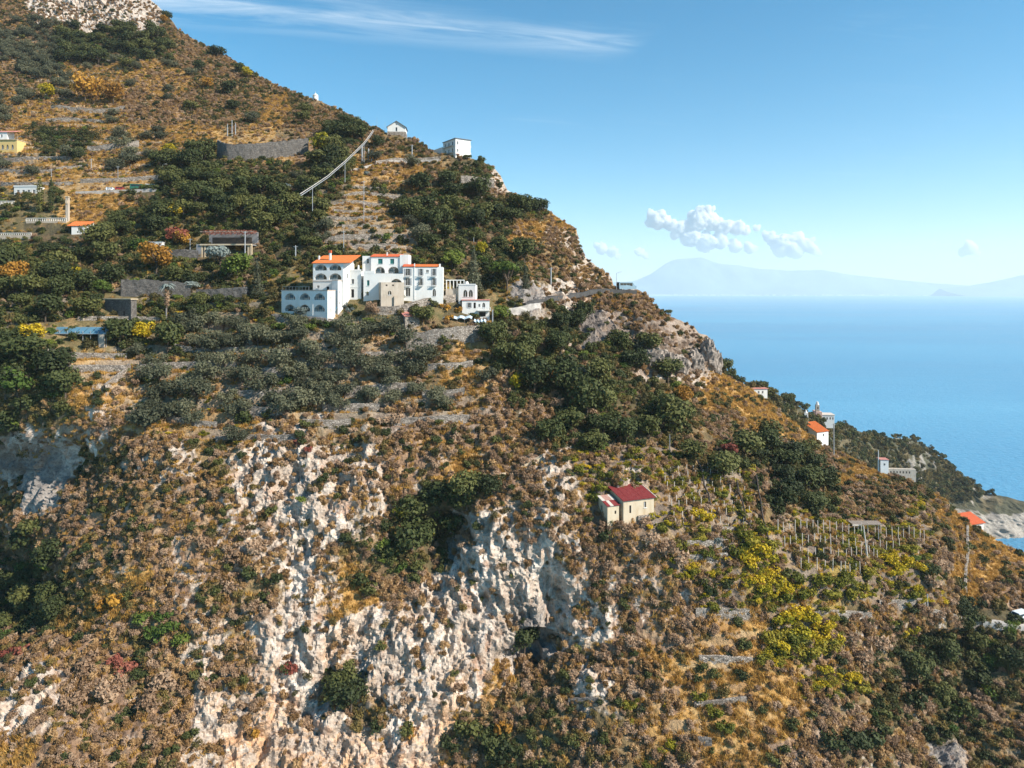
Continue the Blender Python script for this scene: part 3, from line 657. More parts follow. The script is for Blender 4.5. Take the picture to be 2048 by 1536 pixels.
# single trees one can point to: (kind, column, row of the foot, size)
for kind, name, look, px, py, s in [
  ('autumn','plane_tree','big orange-brown autumn tree',172,204,2.8),('autumn','plane_tree','broad russet autumn tree',228,208,2.3),('golden','golden_tree','slender yellow autumn tree',92,198,1.6),
  ('autumn','plane_tree','bright orange round tree',315,553,1.8),('pine','stone_pine','round green umbrella pine',1012,592,1.45),('conifer','conifer_tree','pale blue-green pointed conifer',1046,592,0.85),
  ('silver','silver_tree','silvery grey round tree',440,535,1.9),('bright','garden_tree','fresh green rounded tree',472,560,1.9),('bright','garden_tree','fresh green small tree',208,592,1.1),
  ('golden','golden_tree','yellow-green leafy tree at the stone bastion',642,315,1.9),('oak','oak_tree','lone dark oak hanging on the pale cliff',706,1428,1.3),('oak','oak_tree','dark oak leaning out from the crag to the sea',1443,752,1.25),
  ('oak','pine_tree','small round tree leaning over the sea ridge',1336,632,.42),('cypress','cypress_tree','tall dark cypress by the white terrace',80,425,1.35),('cypress','cypress_tree','second dark cypress by the white terrace',102,425,1.3),
  ('autumn','vine_tree','red-leaved creeper tree beside the garage',362,492,1.1),('red','red_tree','red-leaved small tree over the garage wall',352,492,1.8),('olive','olive_tree','olive tree in front of the white hotel wing',852,592,1.2),
  ('conifer','cedar_tree','dark cedar with drooping boughs by the hotel garden',515,590,1.2),('conifer','cedar_tree','tall grey-green cedar above the small white house',948,590,1.5),('red','red_tree','pinkish bare-twigged tree above the vineyard',1455,925,1.05),
  ('golden','golden_tree','yellow tree at the left edge below the hut',62,690,1.15),('autumn','plane_tree','gold and brown tree at the far left edge',20,575,1.6),('bright','garden_tree','big bright green tree at the left edge',40,800,1.9),
  ('oak','oak_tree','large dark tree mass on the left edge',110,760,1.7),('golden','golden_tree','yellow-green tree right of the small white house',960,520,1.0),('bright','garden_tree','low bright green tree above the hotel',905,540,1.5),('bright','garden_tree','lime green tree beside the pink-roofed house',1000,645,1.1),
  ('bare','bare_tree','leafless tree between hotel and stone shed',745,640,1.1),('silver','olive_tree','grey agave-like tree left of the arcade',600,640,1.0),('oak','oak_tree','dark tree in front of the annexe hedge',845,650,1.1),
  ('oak','oak_tree','dark bush-like tree in the cliff hollow',935,1010,1.4),('oak','oak_tree','second dark tree in the cliff hollow',975,1000,1.1),('oak','oak_tree','dark green tree below the cliff hollow rim',905,1090,1.2)]:
    add_tree(kind, name, look, 'single trees', px, py, s)
EX = np.array([t['P'] for t in trees])
KEEP = [(788,612,848,668),(285,500,345,558),(410,505,510,560),(325,455,395,498),(140,140,255,205),(80,160,105,200),(120,425,190,478),(-99,368,140,470),(385,450,518,522),(203,588,275,640),(80,645,220,700),(290,478,335,500),(425,262,625,322),(862,265,958,325),(768,232,820,276),(556,505,985,640),(1190,965,1320,1050),(150,352,330,392),(-20,250,45,305),(45,215,210,280),(1150,545,1300,592),(1690,1020,1860,1080),(1960,1215,2060,1262),(660,365,800,500),(1010,615,1080,640),(235,570,330,592),(320,555,345,640)]
def clear(px, py, s):            # no tree may stand in front of these
    return not any(x0 - 4 < px < x1 + 4 and y0 < py < y1 + 34 * s for x0, y0, x1, y1 in KEEP)
# woods
P, a, b = sample({'d': 1, 's': .40, 'm': .03, 'v': .006}, 4200, (1 - .8 * rkc))
sz = rng.uniform(1.0, 1.8, len(P)) * np.where(b > 1150, .75, 1.0) * np.where(a > 1500, .8, 1.0); kp = thin(P, 3.3 * sz)[:520]
oak_left = []
for q in kp:
    if np.min(((EX - P[q]) ** 2).sum(1)) < 7 or not clear(a[q], b[q], sz[q]): continue
    if len([1 for t in trees if t['kind'] == 'oak']) < 292:
        add_tree('oak', 'oak_tree', ('small dark oak', 'dark green oak', 'large dark oak')[int(np.digitize(sz[q], [1.2, 1.5]))], 'dark oaks of the woods', float(a[q]), float(b[q]), float(sz[q])); trees[-1]['P'] = Vector(P[q]); trees[-1]['sz'] = random.uniform(.85, 1.15)
# olives
P, a, b = sample({'o': 1, 't': .10}, 4000, 1.0 * (GPY[:-1, :-1] < 900) * (1 + 1.2 * ((GPX[:-1, :-1] > 280) & (GPX[:-1, :-1] < 1000) & (GPY[:-1, :-1] > 650))))
sz = rng.uniform(.95, 1.55, len(P)); kp = thin(P, 3.1 * sz)[:292]
for q in kp:
    if np.min(((EX - P[q]) ** 2).sum(1)) < 5 or not clear(a[q], b[q], .8): continue
    add_tree('olive', 'olive_tree', ('small grey-green olive', 'grey-green olive')[int(sz[q] > 1.25)], 'olive trees on the terraces', float(a[q]), float(b[q]), float(sz[q])); trees[-1]['P'] = Vector(P[q])
# mixed garden trees
P, a, b = sample({'s': 1, 'm': .08, 'd': .08}, 260, 1.0 * ((GPY[:-1, :-1] < 900)))
kp = thin(P, np.full(len(P), 7.0))[:44]
for q in kp:
    if not clear(a[q], b[q], 1): continue
    kd = random.choice(['bright', 'golden', 'autumn', 'silver', 'bright', 'olive'])
    add_tree(kd, {'bright': 'garden_tree', 'golden': 'golden_tree', 'autumn': 'autumn_tree', 'silver': 'silver_tree', 'olive': 'olive_tree'}[kd], {'bright': 'fresh green garden tree', 'golden': 'yellowing garden tree', 'autumn': 'orange-brown autumn tree', 'silver': 'silvery garden tree', 'olive': 'olive-grey garden tree'}[kd], 'garden trees', float(a[q]), float(b[q]), random.uniform(.7, 1.3)); trees[-1]['P'] = Vector(P[q])
number_labels([t for t in trees if t['group'] != 'single trees'])
for t in trees:
    if t['group'] == 'single trees': t['label'] = t['look']
    plant_tree(t)

# ------------------------------------------------------------------ bushes one can tell apart
bushes = []
def add_bush(kind, look, P, px, py, s): bushes.append(dict(kind=kind, look=look, P=P, px=px, py=py, s=s))
LOOK = {'maquis_bush': 'olive-brown maquis bush', 'dry_shrub': 'dry brown shrub', 'bare_shrub': 'pale brown leafless shrub', 'green_bush': 'dark green bush', 'yellow_bush': 'bright yellow bush', 'vine_bush': 'yellow-green vine clump', 'bright_bush': 'fresh green bush', 'red_bush': 'reddish shrub', 'silver_bush': 'silvery bush', 'autumn_bush': 'orange-brown bush'}
for kind, L in {'yellow_bush': [(1515,1110,1.5),(1500,1135,1.3),(1540,1150,1.2),(1545,1170,1.5),(1520,1185,1.3),(1575,1180,1.2),(1780,1120,1.5),(1805,1135,1.3),(1815,1120,1.2),(1778,1170,.9),(1580,1235,1.7),(1615,1245,1.6),(1640,1265,1.4),(1600,1265,1.5),(1655,1290,1.3),(1565,1250,1.6),(1590,1285,1.5),(1630,1290,1.5),(1560,1300,1.3),(1605,1225,1.4),(1820,1265,1.1),(1490,1120,1.5),(1530,1130,1.5),(1560,1185,1.4),(1505,1165,1.3),(1795,1150,1.2),(1840,1140,1.2),(1800,1275,.9),(1395,1040,1.3),(1410,1050,1.1),(375,660,.8),(110,635,.9),(60,655,1.0),(1640,1350,1.1),(1690,1370,1.3),(1830,1180,1.0),(372,545,1.0)],
   'vine_bush': [(1545,1285,1.7),(1575,1310,1.6),(1605,1320,1.6),(1650,1300,1.5),(1495,1095,1.6),(1535,1100,1.6),(1590,1160,1.5),(1660,1190,1.5),(1700,1195,1.5),(1820,1190,1.4),(1860,1165,1.4),(1480,1080,1.5),(1520,1070,1.5),(1560,1200,1.5),(1600,1190,1.4),(1640,1170,1.5),(1680,1170,1.3),(1720,1180,1.3),(1740,1150,1.3),(1850,1140,1.4),(1580,1290,1.6),(1620,1300,1.6),(1560,1270,1.6),(1640,1310,1.4),(1400,960,1.1),(1440,1000,1.1),(1380,1000,1.1),(1470,1110,1.4),(1680,1390,1.3),(1720,1400,1.2),(1430,1430,1.1),(1400,1390,1.0),(1200,985,1.3),(1185,1000,1.2),(800,1030,1.5),(850,1080,1.5),(825,1060,1.3),(1770,1250,1.1),(1450,1460,1.1)],
   'bright_bush': [(290,1245,1.6),(340,1265,1.6),(310,1275,1.5),(365,1290,1.4),(330,1240,1.2),(610,1015,.8),(500,655,1.4),(560,660,1.4),(700,660,1.4),(740,650,1.3),(620,665,1.4),(660,655,1.3),(1720,1065,1.1),(1760,1070,1.0),(1830,1115,1.1)],
   'red_bush': [(20,1320,1.4),(255,1345,1.5),(600,900,.9),(580,1345,1.2),(235,1330,1.2),(620,915,.8),(50,1310,1.1)],
   'autumn_bush': [(240,1205,1.3),(215,1215,1.2),(515,1480,1.2),(820,1470,1.0),(1010,1465,1.3),(890,620,1.2),(920,625,1.1),(900,640,1.0),(470,480,1.0),(480,500,1.0)],
   'silver_bush': [(735,350,1.2),(1430,1090,1.0),(500,690,1.0),(700,625,1.0),(690,615,1.0)],
   'green_bush': [(572,640,1.1),(590,644,1.2),(612,648,1.0),(634,650,1.1),(652,654,1.0),(690,640,1.0),(715,634,.9),(820,1470,1.2),(940,1480,1.8),(980,1500,1.8),(1010,1520,1.6),(900,1500,1.4),(1420,1190,1.3),(1400,1175,1.1),(550,1170,1.3),(500,1160,1.2),(720,1170,1.4),(740,1190,1.3),(830,1170,1.2),(1210,1080,1.1),(820,950,.8),(700,930,.7),(600,890,1.0),(490,840,1.7),(610,860,1.1),(870,900,1.0),(1830,1420,1.9),(1860,1390,1.8),(1930,1430,1.6),(1960,1370,1.7),(2010,1330,1.8),(1740,1500,1.7),(1700,1500,1.8),(1660,1500,1.5),(1570,1150,1.0)],
   'bare_shrub': [(1330,1110,1.5),(1360,1130,1.3),(1300,1090,1.3),(1720,1330,1.5),(1750,1300,1.4),(1690,1290,1.4),(180,1340,1.5),(220,1400,1.6),(300,1420,1.6),(150,1420,1.4),(330,1380,1.5),(1210,1060,1.0),(1290,1050,.9),(1255,1065,1.0),(1240,1055,.9),(470,1130,1.5),(520,1110,1.4),(420,1100,1.3),(1110,830,1.4),(1140,850,1.3),(1180,850,1.4),(790,840,1.6),(770,850,1.3),(1860,1170,1.4),(1890,1140,1.4)]}.items():
    for px, py, s in L: add_bush(kind, LOOK[kind], gpt(px, py), px, py, s * 1.35)
for kind, dens, n, sp in [('maquis_bush', {'m': 1, 'g': .25, 'b': .3, 'r': .4, 's': .6, 'o': .3}, 120, 4.2), ('dry_shrub', {'b': 1, 'r': .5, 'm': .4, 'g': .4}, 110, 4.2), ('bare_shrub', {'b': 1, 'v': .5}, 45, 5.0), ('green_bush', {'m': .8, 'd': .8, 'b': .25, 'g': .2, 'R': .10, 'r': .3}, 70, 4.5), ('vine_bush', {'v': 1, 'y': 1.5}, 60, 3.6)]:
    P, a, b = sample(dens, n * 3); kp = thin(P, np.full(len(P), sp))[:n]
    for q in kp: add_bush(kind, LOOK[kind], Vector(P[q]), float(a[q]), float(b[q]), random.uniform(.9, 1.7))
number_labels(bushes, 36)
for t in bushes:
    o = link(t['kind'], random.choice(SHRUB[t['kind']])); o.location = t['P']; o.scale = (t['s'],) * 3; o.rotation_euler = (0, 0, random.uniform(0, 6.28)); tag(o, t['label'], 'bush', t['kind'].replace('_', ' ') + 'es')

# ------------------------------------------------------------------ ground cover nobody could count
def cover_stuff(name, label, kinds, P, s, zs=(0.8, 1.2)):
    n = len(P); m = bpy.data.meshes.new(name); m.vertices.add(n); m.vertices.foreach_set('co', P.astype(np.float32).ravel())
    at = m.attributes.new('scl', 'FLOAT_VECTOR', 'POINT'); S = np.stack([s, s, s * rng.uniform(*zs, n)], 1).astype(np.float32); at.data.foreach_set('vector', S.ravel())
    at = m.attributes.new('rot', 'FLOAT_VECTOR', 'POINT'); rr = rng.normal(size=(n, 3)) * .22; rr[:, 2] = rng.random(n) * 6.28; at.data.foreach_set('vector', rr.astype(np.float32).ravel())
    protos = []
    for k in kinds: protos += [next(o for o in bpy.data.objects if o.type == 'MESH' and o.data == me) for me in SHRUB[k] if any(o.data == me for o in bpy.data.objects if o.type == 'MESH')]
    at = m.attributes.new('var', 'INT', 'POINT'); at.data.foreach_set('value', rng.integers(0, len(protos), n).astype(np.int32))
    o = link(name, m); tag(o, label, kind='stuff')
    g = bpy.data.node_groups.new(name + '_scatter', 'GeometryNodeTree'); g.interface.new_socket('Geometry', in_out='INPUT', socket_type='NodeSocketGeometry'); g.interface.new_socket('Geometry', in_out='OUTPUT', socket_type='NodeSocketGeometry')
    nn, ll = g.nodes, g.links; gi, go = nn.new('NodeGroupInput'), nn.new('NodeGroupOutput'); jn = nn.new('GeometryNodeJoinGeometry')
    def attr(nm, ty):
        a = nn.new('GeometryNodeInputNamedAttribute'); a.data_type = ty; a.inputs['Name'].default_value = nm; return a.outputs['Attribute']
    sc_, ro_, va_ = attr('scl', 'FLOAT_VECTOR'), attr('rot', 'FLOAT_VECTOR'), attr('var', 'INT')
    e2r = nn.new('FunctionNodeEulerToRotation'); ll.new(ro_, e2r.inputs[0])
    for k, po in enumerate(protos):
        oi = nn.new('GeometryNodeObjectInfo'); oi.transform_space = 'ORIGINAL'; oi.inputs['Object'].default_value = po; oi.inputs['As Instance'].default_value = True
        cp = nn.new('FunctionNodeCompare'); cp.data_type = 'INT'; cp.operation = 'EQUAL'; ll.new(va_, cp.inputs[2]); cp.inputs[3].default_value = k
        ip = nn.new('GeometryNodeInstanceOnPoints'); ll.new(gi.outputs[0], ip.inputs['Points']); ll.new(cp.outputs[0], ip.inputs['Selection']); ll.new(oi.outputs['Geometry'], ip.inputs['Instance']); ll.new(e2r.outputs[0], ip.inputs['Rotation']); ll.new(sc_, ip.inputs['Scale'])
        ll.new(ip.outputs[0], jn.inputs[0])
    ll.new(jn.outputs[0], go.inputs[0]); md = o.modifiers.new('scatter', 'NODES'); md.node_group = g
    return o
gt = link('grass_clump', SHRUB['grass_tuft'][0]); gt.location = gpt(1700, 935); tag(gt, 'dry grass clump by the pole on the sea ridge', 'grass', 'grass clumps')
gt = link('grass_clump', SHRUB['grass_tuft'][1]); gt.location = gpt(1090, 440); tag(gt, 'golden grass clump on the ridge above the crag', 'grass', 'grass clumps')
cl2 = .25 + .75 * clump; nork = 1 - .78 * rkc; onw = 1 - .8 * (tz * wallf)[:-1, :-1]
P, a, b = sample({'b': 1, 'r': .75, 'm': .7, 'R': .35, 'k': .12, 'g': .2, 'v': .38, 'd': .3, 't': .25, 'o': .25, 'y': .5}, 27000, nork * cl2 * onw, padk=.75); cover_stuff('dry_scrub', 'low dry brown scrub covering the slope', ['dry_shrub', 'bare_shrub'], P, rng.uniform(.4, 1.1, len(P)))
P, a, b = sample({'m': 1, 's': .8, 'd': .8, 'b': .4, 'g': .34, 'r': .4, 'R': .14, 't': .18, 'o': .3, 'v': .2, 'h': .1}, 13000, nork * (1.15 - clump) * onw, padk=.75); cover_stuff('maquis', 'low olive-green maquis growing over the slope', ['maquis_bush', 'green_bush'], P, rng.uniform(.35, 1.25, len(P)))
P, a, b = sample({'g': 1.3, 't': .9, 'o': .4, 'm': .25, 'b': .4, 's': .35, 'y': .4, 'v': .35, 'r': .2}, 40000, nork * onw, padk=.75); cover_stuff('dry_grass', 'golden dry grass on slopes and terraces', ['grass_tuft'], P, rng.uniform(.5, 1.1, len(P)))
P, a, b = sample({'v': 1, 'y': 3.0, 't': .10, 's': .10}, 1900, cl2, padk=.75); cover_stuff('vine_leaves', 'straggling yellow-green vine leaves in the vineyard', ['vine_bush', 'vine_bush', 'yellow_bush'], P, rng.uniform(.4, 1.15, len(P)), (.5, .9))
P, a, b = sample({'d': 1, 's': .9, 'o': .12}, 5200, 1 - .8 * rkc, padk=.75); cover_stuff('undergrowth', 'dark green undergrowth filling the woods', ['green_bush', 'green_bush', 'maquis_bush', 'bright_bush'], P, rng.uniform(.7, 1.8, len(P)))
# headland scrub
n = 11000; i = rng.integers(0, HRW - 8, n); j = rng.integers(20, HC - 2, n); ok = (hrock[i, j] + rng.normal(size=n) * .15 < .55) & (HP[i, j, 2] > -170); Ph = HP[i, j][ok] + rng.normal(size=(ok.sum(), 3)) * .8
cover_stuff('headland_scrub', 'dark evergreen scrub covering the distant headland', ['green_bush', 'maquis_bush'], Ph, rng.uniform(1.2, 3.0, len(Ph)))
# ------------------------------------------------------------------ building kit
class MB:
    """collects faces, builds one mesh object"""
    def __init__(s): s.v, s.f, s.mi = [], [], []
    def face(s, pts, mi=0):
        o = len(s.v); s.v += [tuple(p) for p in pts]; s.f.append(tuple(range(o, o + len(pts)))); s.mi.append(mi); return s
    def box(s, x0, x1, y0, y1, z0, z1, mi=0, rz=0.0):
        c = [(x, y, z) for z in (z0, z1) for y in (y0, y1) for x in (x0, x1)]
        if rz:
            mx, my = (x0 + x1) / 2, (y0 + y1) / 2; ca_, sa_ = math.cos(rz), math.sin(rz)
            c = [(mx + (x - mx) * ca_ - (y - my) * sa_, my + (x - mx) * sa_ + (y - my) * ca_, z) for x, y, z in c]
        o = len(s.v); s.v += c
        for f in ((0,2,3,1),(4,5,7,6),(0,1,5,4),(2,6,7,3),(0,4,6,2),(1,3,7,5)): s.f.append(tuple(o + i for i in f)); s.mi.append(mi)
        return s
    def tube(s, p0, p1, r0, r1=None, n=8, cap=True):
        p0, p1 = Vector(p0), Vector(p1); r1 = r0 if r1 is None else r1; d = (p1 - p0).normalized(); a = d.orthogonal().normalized(); b = d.cross(a); o = len(s.v)
        for p, r in ((p0, r0), (p1, r1)):
            for i in range(n): t = 2 * math.pi * i / n; s.v.append(tuple(p + (a * math.cos(t) + b * math.sin(t)) * r))
        for i in range(n): j = (i + 1) % n; s.f.append((o+i, o+j, o+n+j, o+n+i)); s.mi.append(0)
        if cap: s.f += [tuple(o + i for i in reversed(range(n))), tuple(o + n + i for i in range(n))]; s.mi += [0, 0]
        return s
    def path(s, pts, r, n=6):
        for p, q in zip(pts, pts[1:]): s.tube(p, q, r, r, n)
        return s
    def corr(s, a, b, c, d, n, amp=0.05):
        """ribbed sheet: a-b lower edge, d-c upper edge, n ribs running up the slope"""
        a, b, c, d = map(Vector, (a, b, c, d)); nm = (b - a).cross(d - a).normalized(); o = len(s.v); k = n * 2
        for i in range(k + 1):
            u = i / k; h = nm * (amp if i % 2 else 0)
            s.v += [tuple(a.lerp(b, u) + h), tuple(d.lerp(c, u) + h)]
        for i in range(k): s.f.append((o+2*i, o+2*i+2, o+2*i+3, o+2*i+1)); s.mi.append(0)
        dn = nm * -0.12; o2 = len(s.v); s.v += [tuple(p + dn) for p in (a, b, c, d)]; s.f.append((o2+3, o2+2, o2+1, o2)); s.mi.append(0)
        for p, q, i, j in ((a, b, 0, 1), (b, c, 1, 2), (c, d, 2, 3), (d, a, 3, 0)): s.face([p, q, q + dn, p + dn])
        return s
    def build(s, name, mats, parent=None, smooth=False):
        m = bpy.data.meshes.new(name); m.from_pydata(s.v, [], s.f)
        for x in (mats if isinstance(mats, (list, tuple)) else [mats]): m.materials.append(M[x] if isinstance(x, str) else x)
        m.polygons.foreach_set('material_index', s.mi); m.polygons.foreach_set('use_smooth', [smooth] * len(s.f)); m.update()
        return link(name, m, parent)

def mat_plaster(name, c, streak=(0.75, 0.72, 0.68), amt=0.35):
    t = NT(name); mp = t.node('ShaderNodeMapping'); mp.inputs['Scale'].default_value = (1.2, 1.2, .18); t.l.new(t.pos(), mp.inputs[0])
    f = t.noise(1.0, 5, .7, mp.outputs[0]); g = t.noise(.35, 4, .6)
    k = t.math('MULTIPLY', t.math('ADD', t.ramp(f, [(.45, (0, 0, 0)), (.75, (1, 1, 1))]), t.ramp(g, [(.5, (0, 0, 0)), (.75, (.7, .7, .7))]), True), amt)
    t.color(t.mix(k, c, tuple(x * y for x, y in zip(c, streak)))); return t.bump(t.noise(3, 3), .15, .05).m
def mat_tile(name, c1, c2):
    t = NT(name); t.color(t.ramp(t.noise(2.2, 4, .7), [(.3, c1), (.7, c2)])); return t.m
M['white'] = mat_plaster('white_plaster', (.74, .73, .70)); M['cream'] = mat_plaster('cream_plaster', (.58, .48, .345), (.75, .66, .55), .8); M['stone_plain'] = mat_plaster('weathered_render', (.50, .43, .35), (.6, .55, .5), .7)
M['grey_render'] = mat_plaster('grey_render', (.27, .27, .28), (.7, .7, .7), .5); M['yellow_wall'] = mat_plaster('yellow_plaster', (.66, .48, .20)); M['pink_wall'] = mat_plaster('pink_plaster', (.62, .40, .33))
M['tile'] = mat_tile('orange_tiles', (.50, .115, .028), (.66, .20, .06)); M['tile_red'] = mat_tile('red_tiles', (.46, .085, .035), (.58, .14, .055)); M['tile_pink'] = mat_tile('faded_tiles', (.46, .17, .14), (.56, .26, .21))
M['rust_red'] = mat_tile('red_sheet', (.20, .022, .024), (.27, .055, .05)); M['rust_pale'] = mat_tile('faded_sheet', (.42, .20, .15), (.50, .33, .27)); M['pale_sheet'] = mat_tile('pale_sheet', (.58, .50, .42), (.66, .58, .50))
M['coping'] = mat_plain('coping', (.52, .42, .35), .15, 2); M['slate'] = mat_plain('slate_roof', (.17, .175, .19), .2, 2)
def mat_glass(name, c):
    t = NT(name); t.color(c); t.b.inputs['Roughness'].default_value = .12; t.b.inputs['Specular IOR Level'].default_value = .6; return t.m
M['glass'] = mat_glass('window_glass', (.018, .022, .026)); M['glass_blue'] = mat_glass('blue_glass', (.10, .22, .30)); M['dark'] = mat_plain('dark_wood', (.035, .03, .028), .2, 3); M['green_paint'] = mat_plain('green_paint', (.03, .16, .15), .1, 3, .5)
M['grey_paint'] = mat_plain('grey_paint', (.32, .33, .34), .1, 3, .5); M['white_paint'] = mat_plain('white_paint', (.78, .78, .77), .05, 2, .5); M['metal'] = mat_plain('galvanised_metal', (.42, .43, .44), .15, 3, .45, .5, .3)
M['concrete'] = mat_plain('concrete', (.42, .39, .36), .2, .8); M['asphalt'] = mat_plain('asphalt', (.075, .073, .072), .2, .6); M['wood'] = mat_plain('weathered_wood', (.26, .21, .17), .3, 4); M['wood_dark'] = mat_plain('dark_timber', (.06, .048, .04), .3, 4)
M['ochre_paint'] = mat_plain('ochre_paint', (.55, .30, .12), .1, 3); M['blue_cloth'] = mat_plain('blue_white_canvas', (.50, .62, .70), .2, 1.2); M['rubber'] = mat_plain('rubber', (.02, .02, .02), .1, 5); M['red_paint'] = mat_plain('red_paint', (.30, .025, .03), .1, 3, .35, .5)
M['van_white'] = mat_plain('white_car_paint', (.72, .74, .76), .04, 1, .3, .5); M['van_blue'] = mat_plain('blue_white_car_paint', (.20, .30, .37), .06, .5, .3, .5); M['van_green'] = mat_plain('green_car_paint', (.03, .13, .08), .1, 1, .35, .5)
M['lamp'] = mat_plain('lamp_glass', (.6, .6, .55), .05, 2, .3, .5)

def wall_face(mb, u0, u1, w0, w1, ops, put, inset=.25):
    """one wall face with true openings; put(u, w, d) maps to 3-D (d = depth into the wall)"""
    us = sorted({u0, u1, *[x for o in ops for x in o[:2]]}); ws = sorted({w0, w1, *[x for o in ops for x in o[2:4]]})
    for a, b in zip(us, us[1:]):
        for c, d in zip(ws, ws[1:]):
            mu, mw = (a + b) / 2, (c + d) / 2
            if not any(o[0] < mu < o[1] and o[2] < mw < o[3] for o in ops): mb.face([put(a, c, 0), put(b, c, 0), put(b, d, 0), put(a, d, 0)])
    for o in ops:
        a, b, c, d = o[:4]; kind = o[4]; dp = 1.7 if kind in ('loggia',) else inset; sp = d
        if kind in ('loggia', 'arch'):
            sp = c + (d - c) * (.35 if kind == 'loggia' else .6); n = 10; arc = [(a + (b - a) * i / n, sp + (d - sp) * math.sin(math.pi * i / n) ** .6) for i in range(n + 1)]
            for (p, q), (r, s_) in zip(arc, arc[1:]):
                mb.face([put(p, q, 0), put(r, s_, 0), put(r, d, 0), put(p, d, 0)]); mb.face([put(p, q, 0), put(p, q, dp), put(r, s_, dp), put(r, s_, 0)])
        else: mb.face([put(a, d, 0), put(a, d, dp), put(b, d, dp), put(b, d, 0)])
        mb.face([put(a, c, 0), put(a, sp, 0), put(a, sp, dp), put(a, c, dp)]); mb.face([put(b, c, 0), put(b, c, dp), put(b, sp, dp), put(b, sp, 0)]); mb.face([put(a, c, 0), put(a, c, dp), put(b, c, dp), put(b, c, 0)])
        if kind == 'loggia': mb.face([put(a, c, dp), put(b, c, dp), put(b, d, dp), put(a, d, dp)])
def dress(root, ops, put, frame='white_paint'):
    """panes, frames, shutters, rails in the openings of one face"""
    def slab(nm, a, b, c, d, d0, d1, mat, par):
        mb = MB(); P8 = [put(u, w, dd) for dd in (d0, d1) for w in (c, d) for u in (a, b)]; o = [tuple(p) for p in P8]
        mb.v = o; mb.f = [(0,1,3,2),(4,6,7,5),(0,4,5,1),(2,3,7,6),(0,2,6,4),(1,5,7,3)]; mb.mi = [0] * 6; return mb.build(nm, mat, par)
    for op in ops:
        a, b, c, d = op[:4]; kind = op[4]
        if kind == 'loggia':
            m_ = (a + b) / 2; dr = slab('glazed_door', m_ + .05, m_ + (b - a) * .30, c, c + (d - c) * .78, 1.62, 1.66, 'glass', root); slab('frame', m_ - .02, m_ + .05, c, c + (d - c) * .8, 1.58, 1.66, frame, dr)
            slab('window', a + .25, m_ - .35, c + .5, c + (d - c) * .75, 1.62, 1.66, 'glass_blue', root)
            rl = slab('railing', a + .03, b - .03, c + .72, c + .78, .10, .15, 'dark', root)
            for i in range(5): slab('baluster', a + (b - a) * (i + .5) / 5 - .02, a + (b - a) * (i + .5) / 5 + .02, c, c + .72, .10, .14, 'dark', rl)
        elif kind in ('win', 'arch', 'green', 'door', 'shutters'):
            nm = 'door' if kind == 'door' else 'window'; mt = {'green': 'green_paint', 'door': 'dark'}.get(kind, 'glass')
            w = slab(nm, a, b, c, d, .20, .24, mt, root); m_ = (a + b) / 2
            fb = MB()
            slab('frame', m_ - .035, m_ + .035, c, d, .15, .20, 'green_paint' if kind == 'green' else ('dark' if kind == 'door' else frame), w)
            if kind != 'door': slab('sill', a - .1, b + .1, c - .10, c - .003, -.10, .2, frame, w)
            if kind == 'shutters':
                sw = (b - a) * .5
                slab('shutter', a - sw, a - .02, c, d, -.05, -.004, 'grey_paint', root); slab('shutter', b + .02, b + sw, c, d, -.05, -.004, 'grey_paint', root)
        elif kind == 'dark': slab('opening', a, b, c, d, .22, .25, 'wood_dark', root)
def block(root, x0, x1, y0, y1, z0, z1, mat, front=(), right=(), left=(), name='wall', frame='white_paint', deep=3.0):
    mb = MB(); F_ = lambda u, w, d: Vector((u, y0 + d, w)); Rr = lambda u, w, d: Vector((x1 - d, u, w)); Ll = lambda u, w, d: Vector((x0 + d, y1 - u + y0, w))
    wall_face(mb, x0, x1, z0, z1, front, F_); wall_face(mb, y0, y1, z0, z1, right, Rr); wall_face(mb, y0, y1, z0, z1, left, Ll)
    mb.face([(x1, y1, z0), (x0, y1, z0), (x0, y1, z1), (x1, y1, z1)]); mb.face([(x0, y0, z1), (x1, y0, z1), (x1, y1, z1), (x0, y1, z1)])
    if deep:
        for p, q in (((x0, y0), (x1, y0)), ((x1, y0), (x1, y1)), ((x1, y1), (x0, y1)), ((x0, y1), (x0, y0))): mb.face([(*p, z0 - deep), (*q, z0 - deep), (*q, z0), (*p, z0)])
    o = mb.build(name, mat, root); dress(root, front, F_, frame); dress(root, right, Rr, frame); dress(root, left, Ll, frame); return o
def bar(root, name, x0, x1, y0, y1, z0, z1, mat): return MB().box(x0, x1, y0, y1, z0, z1).build(name, mat, root)
def shed_roof(root, x0, x1, y0, y1, z0, z1, mat, ribs=30, over=.35, name='roof'):
    k = (z1 - z0) / (y1 - y0)
    return MB().corr((x0 - over, y0 - over, z0 - k * over + .14), (x1 + over, y0 - over, z0 - k * over + .14), (x1 + over, y1, z1 + .14), (x0 - over, y1, z1 + .14), ribs).build(name, mat, root)
def gable_fill(root, x0, x1, y0, y1, z0, z1, mat):
    mb = MB()
    for x, fl in ((x0, 0), (x1, 1)):
        t = [(x, y0, z0), (x, y1, z1), (x, y1, z0)]; mb.face(t if not fl else t[::-1])
    mb.face([(x1, y1, z0), (x0, y1, z0), (x0, y1, z1), (x1, y1, z1)]); return mb.build('gable', mat, root)
def house(name, label, cat, px, py, yaw, Y=None, group=None, lift=0.0):
    """an Empty at the front-left corner of the foot; local x runs along the front, y into the hill. returns (root, metres per px)"""
    g = gpt(px, py); Yv = Y or g.y; P = pix(px, py, Yv); r = link(name, None); r.location = P + Vector((0, 0, lift)); r.rotation_euler = (0, 0, R(yaw)); r.empty_display_size = .5
    tag(r, label, cat, group); return r, Yv / FOC
